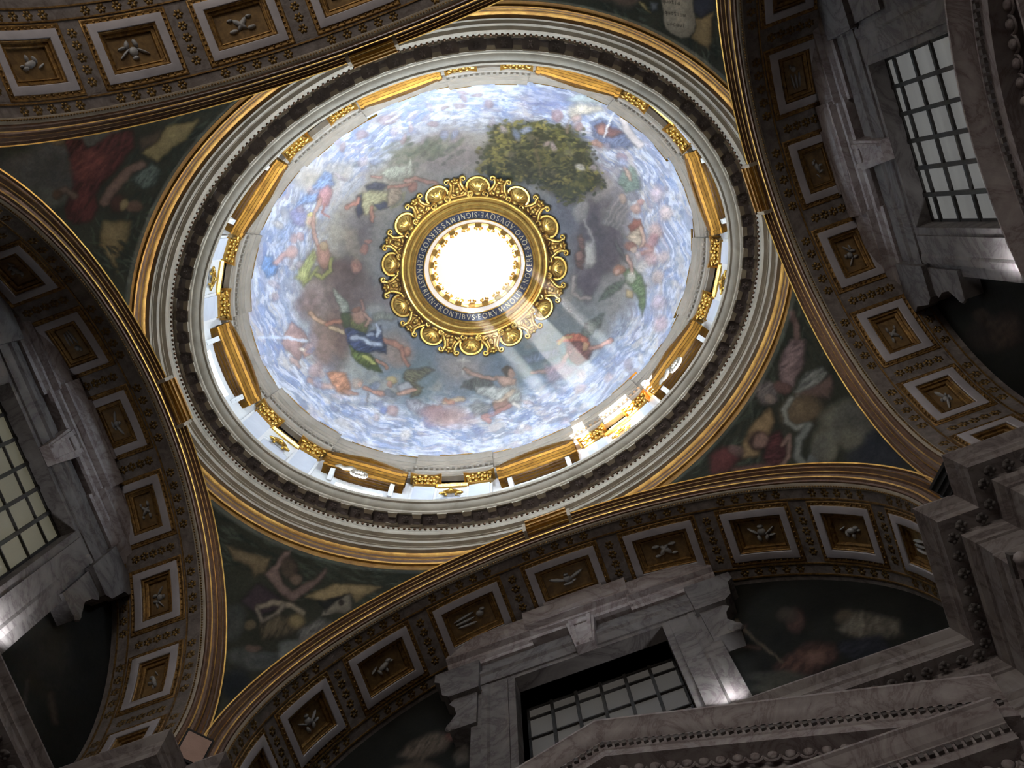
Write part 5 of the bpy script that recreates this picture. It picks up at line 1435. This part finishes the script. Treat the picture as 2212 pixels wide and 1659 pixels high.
for s_ in (-1, 1):
    arm = [(s_ * 0.30, -0.24, 0.05), (s_ * 0.22, -0.10, 0.07), (s_ * 0.15, 0.02, 0.08), (s_ * 0.12, 0.14, 0.08), (s_ * 0.16, 0.24, 0.08)]
    sc.tube(arm + spiral(s_ * 0.215, 0.245, 0.075, 1.1, PI if s_ > 0 else 0, -s_, 0.09, 0.03)[1:], [0.035, 0.05, 0.055, 0.05, 0.045] + list(np.linspace(0.042, 0.02, 19)), 7)
    sc.tube(spiral(s_ * 0.30, -0.20, 0.085, 1.3, -PI / 2, s_, 0.07, 0.03), np.linspace(0.04, 0.02, 20), 7)
sc.blob((0, 0.17, 0.07), (0.10, 0.06, 0.05), 8, 5)
sc.blob((0, 0.27, 0.09), (0.05, 0.055, 0.05), 8, 6)
for s_ in (-1, 1):
    sc.blob((s_ * 0.07, 0.24, 0.07), (0.05, 0.04, 0.04), 7, 5)
SCROLL = sc.mesh('scroll', M_GOLD_HI, 60)
backm = MB().prism([(-0.24, -0.3), (0.24, -0.3), (0.17, 0.1), (0.12, 0.22), (-0.12, 0.22), (-0.17, 0.1)], 2, -0.04, 0.03).mesh('cartouche', M_GOLD, 30)
S12 = np.interp((np.arange(24) / 24) * SL[-1] + s0 * 0, SL, ARC)
for i in range(24):
    t = S12[i] + math.radians(7)
    p = E(t, 1.02)
    z = float(dome_z(*p))
    q = E(t, 1.12)
    slope = (float(dome_z(*q)) - z) / np.linalg.norm(q - p)
    n = np.array([math.cos(t) / 2.55, math.sin(t) / 2.4]); n /= np.linalg.norm(n)
    Y = np.array([n[0], n[1], slope * 0.6]); Y /= np.linalg.norm(Y)
    X = np.array([-n[1], n[0], 0])
    Zv = np.cross(X, Y)
    F = frame((p[0], p[1], z - 0.06), X * 1.16, Y * 1.16, Zv * 1.16)
    if i % 2:
        obj('shell', SHELL, oc, F)
    else:
        c_ = obj('cartouche', backm, oc, F)
        obj('scroll', SCROLL, c_)
        obj('cherub_head', CHERUB, c_)

# ------------------------------------------------------------------ lantern
lt = thing('lantern', 'bright white lantern seen through the oculus, ringed by small gilt capitals', 'lantern')
def LP(t, o, z):
    p = E(t, o)
    return (p[0], p[1], z)
m = MB()
fl_t = np.linspace(0, 2 * PI, 80, endpoint=False)
m.grid([[LP(t, 0.01, 13.14), LP(t, -0.075, 13.90), LP(t, -0.075, 14.0)] for t in fl_t], True)
for z0, z1 in ((14.0, 14.65), (17.35, 18.0)):
    m.grid([[LP(t, -0.02, z0), LP(t, -0.02, z1), LP(t, 0.30, z1), LP(t, 0.30, z0)] for t in fl_t], True, True)
for k in range(8):
    a0, a1 = math.radians(45 * k - 8), math.radians(45 * k + 8)
    ts_ = np.linspace(a0, a1, 4)
    m.grid([[LP(t, -0.02, 14.65), LP(t, -0.02, 17.35)] for t in ts_])
    m.grid([[LP(t, 0.30, 14.65), LP(t, 0.30, 17.35)] for t in ts_])
    for t in (a0, a1):
        m.grid([[LP(t, -0.02, 14.65), LP(t, -0.02, 17.35)], [LP(t, 0.30, 14.65), LP(t, 0.30, 17.35)]])
m.build('wall', M_STUCCO, lt, 35)
MB().grid([[LP(t, o, z) for o, z in ((-0.05, 13.90), (-0.10, 13.90), (-0.12, 13.95), (-0.13, 14.0), (-0.13, 14.22), (-0.16, 14.27), (-0.16, 14.36), (-0.02, 14.40))] for t in fl_t], True).build('gilt_band', M_GOLD_HI, lt, 25)
lc = MB().box(-0.10, 0.10, -0.02, 0.07, 0, 0.30)
for i in range(3):
    for zz in (0.07, 0.19):
        lc.blob(((i - 1) * 0.07, 0.09, zz), (0.038, 0.045, 0.06), 7, 5)
for s_ in (-1, 1):
    lc.blob((s_ * 0.10, 0.13, 0.27), (0.05, 0.05, 0.045), 7, 5)
    lc.blob((s_ * 0.05, 0.15, 0.30), (0.035, 0.05, 0.03), 6, 4)
LCAP = lc.mesh('capital', M_GOLD_HI, 50)
for k in range(20):
    t = 2 * PI * (k + 0.25) / 20
    p = E(t, -0.13)
    n = -np.array([math.cos(t) / 1.5, math.sin(t) / 1.35]); n /= np.linalg.norm(n)
    obj('capital', LCAP, lt, frame((p[0], p[1], 13.93), (n[1], -n[0], 0), (n[0], n[1], 0), (0, 0, 1)))
MB().grid([[((1.80 * math.cos(a)) * math.cos(t), (1.65 * math.cos(a)) * math.sin(t), 17.95 + 1.4 * math.sin(a)) for a in np.linspace(0, PI / 2 - 0.01, 12)] for t in fl_t], True).build('cupola', M_STUCCO, lt, 60)

# ------------------------------------------------------------------ pendentives
def pendentive(sx, sy, nz, na):
    zs_ = np.concatenate([np.linspace(ZS + 0.02, -0.335, nz - 4), np.linspace(-0.25, 0.1, 4)])
    P = np.zeros((nz, na, 3))
    for i, z in enumerate(zs_):
        zz = min(z, -0.335)
        h = (zz - ZS) / BO
        c = math.sqrt(1 - h * h)
        xB, yL = 5.542 * c, 4.472 * c
        M2 = np.array([[5.542 ** 2, yL ** 2], [xB ** 2, 4.472 ** 2]])
        p_, q_ = np.linalg.solve(M2, [1, 1])
        a_, b_ = 1 / math.sqrt(p_), 1 / math.sqrt(q_)
        t0, t1 = math.atan2(yL / b_, 5.542 / a_), math.atan2(4.472 / b_, xB / a_)
        th = np.linspace(t0, t1, na)
        P[i, :, 0], P[i, :, 1], P[i, :, 2] = sx * a_ * np.cos(th), sy * b_ * np.sin(th), z
    return P
for (sx, sy, nz, na, key, lab) in ((-1, -1, 260, 300, 'red', 'pendentive mosaic of a figure in a red robe among clouds'),
                                  (1, -1, 330, 400, 'tablet', 'pendentive mosaic with a pale written tablet and green leaves'),
                                  (-1, 1, 220, 260, 'book', 'dark pendentive mosaic of a seated writer with an open book'),
                                  (1, 1, 240, 280, 'lion', 'dark pendentive mosaic of a kneeling bearded figure and a red-clad helper')):
    P = pendentive(sx, sy, nz, na)
    me = big_grid('pendentive', P, M_PEND)
    set_paint(me, paint_pendentive(project(P.reshape(-1, 3)), key))
    obj('pendentive', me, label=lab, category='mosaic', group='pendentive mosaics')
# ------------------------------------------------------------------ lunettes: paintings, windows and marble surrounds
def lunette_grid(A, u0, u1, nu, nz):
    P = np.zeros((nu, nz, 3))
    for i, u in enumerate(np.linspace(u0, u1, nu)):
        top = ZS + BI * math.sqrt(max(0.0, 1 - (u / A['a']) ** 2)) - 0.01
        for j, z in enumerate(np.linspace(-5.6, max(top, -5.5), nz)):
            P[i, j] = (u, A['wb'] - 0.02, z)
    return P
for side, u0, u1, key, lab in (('back', 2.0, 5.18, 'pair', 'dim lunette painting of two seated saints with a staff'),
                               ('back', -5.18, -2.0, 'dove', 'dark lunette painting with a pale winged shape at its foot'),
                               ('right', -4.12, -2.0, 'robes', 'nearly black lunette painting beside the grey-lit window'),
                               ('right', 2.0, 4.12, 'robes', 'dark lunette painting above the grey-lit window surround, top right'),
                               ('left', 2.0, 4.12, 'night', 'nearly black lunette painting below the olive-lit window')):
    A = ARCH[side]
    P = lunette_grid(A, u0, u1, 110, 110)
    me = big_grid('lunette_painting', P, M_LUNETTE)
    Wp = np.array([world_of(A, p) for p in P.reshape(-1, 3)])
    set_paint(me, paint_lunette(project(Wp), key))
    obj('lunette_painting', me, None, rotz(A['rot']), label=lab, category='painting', group='lunette paintings')

PANES = {'back': M_PANE_B, 'right': M_PANE_R, 'left': M_PANE_L}
SURR_LABEL = {'back': 'grey marble window surround with keystone behind the triangular pediment', 'right': 'grey marble window surround around the grey-lit grid window', 'left': 'shadowed marble window surround around the olive-lit panes'}
def sweep_u(prof, u0, u1):
    """profile of (w, z) extruded along u"""
    return MB().prism(prof, 0, u0, u1)
for wi, side in enumerate(('back', 'right', 'left')):
    A = ARCH[side]
    g, top = GLASS[side]
    wb = A['wb']
    win = structure('window_%d' % (9 + wi), {'back': 'dim brownish gridded window behind the triangular pediment', 'right': 'tall gridded window with grey curtained panes', 'left': 'gridded window with olive-lit panes'}[side], rotz(A['rot']))
    zb = [top, -2.47, -3.12, -3.76, -4.40, -5.04, -5.68]
    for ci in range(6):
        u = -1.29 + 0.43 * ci
        for zi in range(6):
            hz = zb[zi] - zb[zi + 1]
            ztop = zb[zi]
            MB().box(u + 0.012, u + 0.418, g, g + 0.012, ztop - hz + 0.01, ztop - 0.01).build('pane', PANES[side], win, 0)
    tv, th_ = (0.028, 0.018) if side != 'left' else (0.03, 0.014)
    if side == 'right':
        tv = th_ = 0.032
    for ci in range(5):
        u = -0.86 + 0.43 * ci
        MB().box(u - tv, u + tv, g - 0.05, g + 0.02, -5.7, top).build('mullion', M_IRON, win, 0)
    for z in zb[1:-1]:
        MB().box(-1.3, 1.3, g - 0.04, g + 0.02, z - th_, z + th_).build('glazing_bar', M_IRON, win, 0)
    MB().box(-1.34, 1.34, g - 0.03, g + 0.02, top - 0.04, top + 0.02).build('window_frame', M_IRON, win, 0)
    for s_ in (-1, 1):
        MB().box(s_ * 1.30 - 0.04, s_ * 1.30 + 0.04, g - 0.03, g + 0.02, -5.7, top).build('window_frame', M_IRON, win, 0)
    # surround: w0 is the face of the frame
    sr = thing('window_surround', SURR_LABEL[side], 'window surround', 'marble window surrounds', rotz(A['rot']))
    f = wb - 0.27
    for s_ in (-1, 1):
        m = MB()
        poly = [(1.30, wb + 0.35), (1.30, f), (1.42, f), (1.42, f - 0.03), (1.72, f - 0.03), (1.76, f - 0.06), (1.86, f - 0.06), (1.86, f + 0.02), (2.06, f + 0.02), (2.06, wb)]
        m.prism([(s_ * u, w) for u, w in poly], 2, -5.7, top)
        m.build('jamb', M_MARBLE, sr, 0)
    # moulded architrave over the opening
    m = sweep_u([(wb + 0.35, top), (f, top), (f, top + 0.12), (f - 0.03, top + 0.12), (f - 0.03, top + 0.42), (f - 0.07, top + 0.46), (f - 0.07, top + 0.56), (wb, top + 0.56)], -2.06, 2.06)
    m.build('architrave', M_MARBLE, sr, 0)
    m = sweep_u([(wb, top + 0.56), (f + 0.03, top + 0.56), (f + 0.03, -1.08), (wb, -1.08)], -1.95, 1.95)
    m.build('frieze', M_MARBLE, sr, 0)
    def cornice(u0, u1, lift, name):
        p = [(wb, -1.10), (f - 0.02, -1.10), (f - 0.04, -1.02), (f - 0.10, -0.98), (f - 0.12, -0.92), (f - 0.22, -0.90), (f - 0.22, -0.80), (f - 0.26, -0.76), (f - 0.31, -0.66), (f - 0.33, -0.60), (f - 0.33, -0.55), (wb, -0.52)]
        return sweep_u([(w - (0.07 if lift else 0), z + lift) for w, z in p], u0, u1).build(name, M_MARBLE_L, sr, 0)
    cornice(-2.50, -0.92, 0.0, 'cornice'); cornice(0.92, 2.50, 0.0, 'cornice')
    cornice(-0.98, 0.98, 0.09, 'cornice'); cornice(-0.56, 0.56, 0.22, 'cornice')
    m = MB().prism([(-0.26, -1.02), (0.26, -1.02), (0.17, top + 0.02), (-0.17, top + 0.02)], 1, f - 0.16, wb)
    m.prism([(-0.21, -1.0), (-0.13, -1.0), (-0.09, top + 0.06), (-0.14, top + 0.06)], 1, f - 0.20, f - 0.15)
    m.prism([(0.13, -1.0), (0.21, -1.0), (0.14, top + 0.06), (0.09, top + 0.06)], 1, f - 0.20, f - 0.15)
    m.blob((0, f - 0.16, -1.12), (0.2, 0.06, 0.12), 10, 6)
    m.build('keystone', M_MARBLE_L, sr, 30)
    for s_ in (-1, 1):                                          # shoulder blocks and hanging scrolls
        m = MB().prism([(s_ * u, z) for u, z in ((1.9, -1.15), (2.72, -1.15), (2.72, -1.45), (2.62, -1.55), (2.55, -2.05), (2.42, -2.2), (1.9, -2.2))], 1, f - 0.12, wb)
        m.build('shoulder', M_MARBLE, sr, 0)
        m = MB().prism([(s_ * u, z) for u, z in ((1.95, -2.2), (2.36, -2.2), (2.44, -2.32), (2.34, -2.5), (2.3, -2.75), (2.44, -3.05), (2.40, -3.25), (1.95, -3.25))], 1, f - 0.04, wb)
        m.blob((s_ * 2.34, f - 0.02, -3.12), (0.14, 0.06, 0.14), 10, 6)
        m.build('scroll', M_MARBLE, sr, 30)

# ------------------------------------------------------------------ main entablature on the piers
def offset_path(path, o):
    path = [np.array(p, float) for p in path]
    out = []
    for i, p in enumerate(path):
        d0 = path[i] - path[i - 1] if i else path[1] - path[0]
        d1 = path[i + 1] - path[i] if i < len(path) - 1 else d0
        n0 = np.array([-d0[1], d0[0]]) / np.linalg.norm(d0)
        n1 = np.array([-d1[1], d1[0]]) / np.linalg.norm(d1)
        b = n0 + n1
        b = b / (1 + n0 @ n1)
        out.append(p + b * o)
    return out
EPROF = [(-0.1, -5.50), (0.43, -5.50), (0.43, -5.53), (0.40, -5.57), (0.35, -5.62), (0.33, -5.68), (0.33, -5.71), (0.30, -5.74), (0.29, -5.86), (0.31, -5.88), (0.31, -5.90), (0.10, -5.93), (0.10, -6.06), (0.13, -6.08), (0.11, -6.16), (0.06, -6.20), (0.05, -6.24),
         (0.02, -6.25), (0.02, -6.72), (0.08, -6.75), (0.10, -6.82), (0.07, -6.88), (0.05, -6.90), (0.05, -7.06), (0.03, -7.08), (0.03, -7.25), (-0.1, -7.26)]
tr = structure('trim_1', 'grey marble entablature running round the piers below the arches')
def ent_run(path, mat=M_MARBLE_E):
    rows = [[(*q, z) for q in offset_path(path, o)] for o, z in EPROF]
    return MB().grid(rows).build('entablature_run', mat, tr, 20)
ent_run(OUT[4:10] + [(-5.2, 6.4)] + OUT[11:16])
ent_run(OUT[0:5]); ent_run(OUT[15:20])
# carved drops under the cornice: one every 23 cm where they can be seen
dr = MB().blob((0, 0, 0), (0.075, 0.075, 0.03), 8, 5)
for _i in range(4):
    dr.blob((0.05 * math.cos(_i * PI / 2), 0.05 * math.sin(_i * PI / 2), -0.015), (0.035, 0.035, 0.025), 6, 4)
DROP = dr.mesh('carved_drop', M_MARBLE, 60)
pth = offset_path(OUT, 0.20)
for i in range(len(pth) - 1):
    a, b = pth[i], pth[i + 1]
    L_ = np.linalg.norm(b - a)
    n_ = int(L_ / 0.23)
    for k in range(n_):
        p = a + (b - a) * (k + 0.5) / n_
        if in_view((p[0], p[1], -5.95), 30):
            obj('carved_drop', DROP, tr, Matrix.Translation((p[0], p[1], -5.965)))

# ------------------------------------------------------------------ altar pediments
PP = [(-0.35, 0.0), (0.55, 0.0), (0.55, -0.035), (0.52, -0.06), (0.47, -0.15), (0.42, -0.22), (0.385, -0.25), (0.385, -0.275), (0.36, -0.285), (0.345, -0.34), (0.345, -0.36), (0.33, -0.375), (0.33, -0.50), (0.06, -0.53), (0.06, -0.62), (0.03, -0.66), (0.0, -0.70), (-0.35, -0.70)]
def pediment(name, label, rot, wface, outline, hz, half, extra):
    """wface: plane of the frieze; cornices project from it into the room (towards smaller w)"""
    root = thing(name, label, 'pediment', 'altar pediments', rotz(rot))
    pts = np.array(outline, float)
    T = np.gradient(pts, axis=0); T /= np.linalg.norm(T, axis=1)[:, None]
    rows = []
    for o, dz in PP:
        row = []
        for i, (u, z) in enumerate(pts):
            if len(pts) == 3:
                nrm = np.array([0, 1.0 / math.cos(math.atan2(pts[0][1] - pts[1][1], pts[1][0] - pts[0][0]))]) if i == 1 else np.array([0, 1.15])
            else:
                nrm = np.array([-T[i][1], T[i][0]])
            row.append((u + nrm[0] * dz, wface - o, z + nrm[1] * dz))
        rows.append(row)
    m = MB().grid(rows)
    k = len(pts)
    m.f.append(tuple(i * k for i in range(len(PP)))); m.f.append(tuple(i * k + k - 1 for i in range(len(PP))))
    m.build('raking_cornice', M_MARBLE_L, root, 25)
    MB().prism([(wface - o, hz + dz) for o, dz in PP], 0, -half, half).build('horizontal_cornice', M_MARBLE_L, root, 0)
    MB().prism([(-half, hz)] + [(u, z - 0.4) for u, z in outline] + [(half, hz)], 1, wface - 0.03, wface + 0.3).build('tympanum', M_MARBLE, root, 0)
    MB().box(-half + 0.3, half - 0.3, wface - 0.02, wface + 1.0, hz - 1.9, hz - 0.62).build('frieze', M_MARBLE, root, 0)
    # dentils and egg carving
    dm_, em = MB(), MB()
    def along(path, step):
        seg = np.linalg.norm(np.diff(path, axis=0), axis=1)
        s_ = np.r_[0, np.cumsum(seg)]
        for q in np.arange(step / 2, s_[-1], step):
            yield np.interp(q, s_, path[:, 0]), np.interp(q, s_, path[:, 1])
    for path in (pts, np.array([(-half, hz), (half, hz)])):
        for u, z in along(path, 0.10):
            if in_view(world_of({'rot': rot}, (u, wface - 0.36, z - 0.3)), 30):
                dm_.box(u - 0.03, u + 0.03, wface - 0.385, wface - 0.33, z - 0.35 * 1.05, z - 0.29)
    for path in (pts, np.array([(-half, hz), (half, hz)])):
        for u, z in along(path, 0.21):
            p = (u, wface - 0.16, z - 0.60)
            if in_view(world_of({'rot': rot}, p), 30):
                obj('egg_ornament', EGG, root, Matrix.Translation(p))
    if dm_.v:
        dm_.build('dentil_row', M_MARBLE, root, 0, kind='stuff')
    return root
EGG = MB().blob((0, 0, 0), (0.065, 0.04, 0.08), 9, 6).tube([(0.095 * math.cos(a), 0.02, 0.02 - 0.10 * math.sin(a)) for a in np.linspace(0, PI, 9)], 0.018, 5).mesh('egg_ornament', M_MARBLE_L, 60)
pediment('triangular_pediment', 'large light marble triangular pediment crossing the lower window', 0, 5.95, [(-4.35, -7.75), (-0.02, -5.80), (4.35, -7.75)], -8.17, 4.15, None)
seg = [(4.6 * math.sin(a), -6.31 - 4.6 * (1 - math.cos(a))) for a in np.radians(np.linspace(-45, 45, 41))]
pediment('curved_pediment', 'dark marble curved pediment cutting across the grey-lit window', -90, 6.95, seg, -8.0, 3.4, None)

# capitals and shafts of the pier pilasters below the entablature
pc = MB()
pc.grid([[(sx * (0.24 + f_), -y_, z) for (sx, y_) in ((-1, 0), (-1, 0.10 + f_), (1, 0.10 + f_), (1, 0))] for f_, z in ((0, -0.8), (0.03, -0.5), (0.08, -0.2), (0.12, -0.1))])
for row, zz in enumerate((-0.62, -0.36)):
    for i in range(3):
        pc.blob(((i - 1) * 0.17, -0.13 - 0.04 * row, zz), (0.075, 0.05, 0.14), 7, 5)
        pc.blob(((i - 1) * 0.17, -0.19 - 0.04 * row, zz + 0.12), (0.06, 0.05, 0.04), 7, 5)
for s_ in (-1, 1):
    pc.blob((s_ * 0.30, -0.24, -0.14), (0.09, 0.08, 0.09), 8, 6)
PCAP = pc.mesh('capital', M_MARBLE_L, 50)
PAB = MB().prism([(-0.40, 0), (0.40, 0), (0.40, -0.30), (0.2, -0.24), (-0.2, -0.24), (-0.40, -0.30)], 2, -0.10, 0.0).mesh('abacus', M_MARBLE, 0)
PSH = MB().box(-0.24, 0.24, -0.10, 0.0, FLOOR_Z - (-7.26), -0.8).mesh('shaft', M_MARBLE, 0)
for (x, y, rot, lab) in ((5.476, 4.68, 0, 'marble pilaster with carved capital on the corner pier beside the triangular pediment'), (5.752, 4.405, -90, 'marble pilaster with carved capital on the corner pier facing the left wall'),
                         (-5.476, 4.68, 0, 'shadowed marble pilaster on the dark lower left corner pier'), (-5.752, 4.405, 90, 'shadowed marble pilaster on the dark corner pier, turned away from the window')):
    r_ = thing('pier_pilaster', lab, 'pilaster', 'pier pilasters', rotz(rot, (x, y, -7.26)))
    c_ = obj('capital', PCAP, r_)
    obj('abacus', PAB, r_)
    obj('shaft', PSH, r_)

# ------------------------------------------------------------------ floodlights standing on the cornice corners
def floodlight(loc, rz, tilt, label, face, towards=None):
    r_ = thing('floodlight', label, 'floodlight', 'cornice floodlights', Matrix.Translation(loc) @ Matrix.Rotation(math.radians(rz), 4, 'Z'))
    T_ = Matrix.Translation((0, 0, 0.24)) @ Matrix.Rotation(math.radians(tilt), 4, 'X')
    if towards is not None:
        q_ = (Matrix.Rotation(math.radians(-rz), 4, 'Z') @ Vector(towards)).to_track_quat('Z', 'Y')
        T_ = Matrix.Translation((0, 0, 0.24)) @ q_.to_matrix().to_4x4()
    b = obj('housing', MB().prism([(-0.15, -0.18), (0.15, -0.18), (0.20, 0.18), (-0.20, 0.18)], 0, -0.2, 0.2).mesh('housing', M_BLACK, 0), r_, T_)
    obj('front_glass', MB().box(-0.17, 0.17, -0.17, 0.17, 0.181, 0.19).mesh('front_glass', face, 0), b)
    for i in range(4):
        obj('cooling_fin', MB().box(-0.19, 0.19, -0.13 + 0.08 * i, -0.115 + 0.08 * i, -0.23, -0.175).mesh('cooling_fin', M_BLACK, 0), b)
    br = MB().tube([(-0.22, 0, 0.24), (-0.22, 0, 0.0), (0.22, 0, 0.0), (0.22, 0, 0.24)], 0.02, 6)
    obj('bracket', br.mesh('bracket', M_IRON, 40), r_)
floodlight((5.40, 4.16, -5.50), 135, 35, 'dark floodlight in the corner where the lower and right arches meet', M_BLACK)
floodlight((-5.30, 4.20, -5.50), -135, 40, 'floodlight with a salmon face in the dark lower left corner', M_SALMON, (4.5, -4.0, -5.5))

# uplights behind the cornices, washing the feet of the window jambs
for loc, aim in (((1.95, 5.72, -5.40), (1.70, 6.12, -4.75)), ((-6.75, 1.95, -5.40), (-7.15, 1.65, -4.7)), ((6.75, 1.90, -5.40), (7.15, 1.6, -4.8))):
    lamp('jamb_uplight', 'SPOT', loc, tuple(a_ - l_ for a_, l_ in zip(aim, loc)), 110.0, (0.92, 0.95, 1.0), spot_size=math.radians(75), spot_blend=0.8, shadow_soft_size=0.06)

# ------------------------------------------------------------------ dusty air under the dome, which shows the sunbeam
def haze_material(density):
    m = bpy.data.materials.new('dusty_air')
    m.use_nodes = True
    N, L = m.node_tree.nodes, m.node_tree.links
    N.remove(N['Principled BSDF'])
    v = N.new('ShaderNodeVolumeScatter')
    v.inputs['Color'].default_value = (0.95, 0.97, 1.0, 1)
    v.inputs['Density'].default_value = density
    v.inputs['Anisotropy'].default_value = 0.2
    L.new(v.outputs[0], N['Material Output'].inputs['Volume'])
    return m
hz = MB()
hz.grid([[(0.82 * 5.85 * k * math.cos(t), 0.82 * 4.67 * k * math.sin(t), z) for k, z in ((0.001, 6.2), (1.0, 6.2), (1.0, 9.5), (0.72, 11.4), (0.34, 12.85), (0.001, 12.95))] for t in np.linspace(0, 2 * PI, 40, endpoint=False)], True)
hz.build('haze', haze_material(0.0021), None, 0, kind='stuff', label='dusty air lit by a sunbeam falling from the oculus', category='haze')
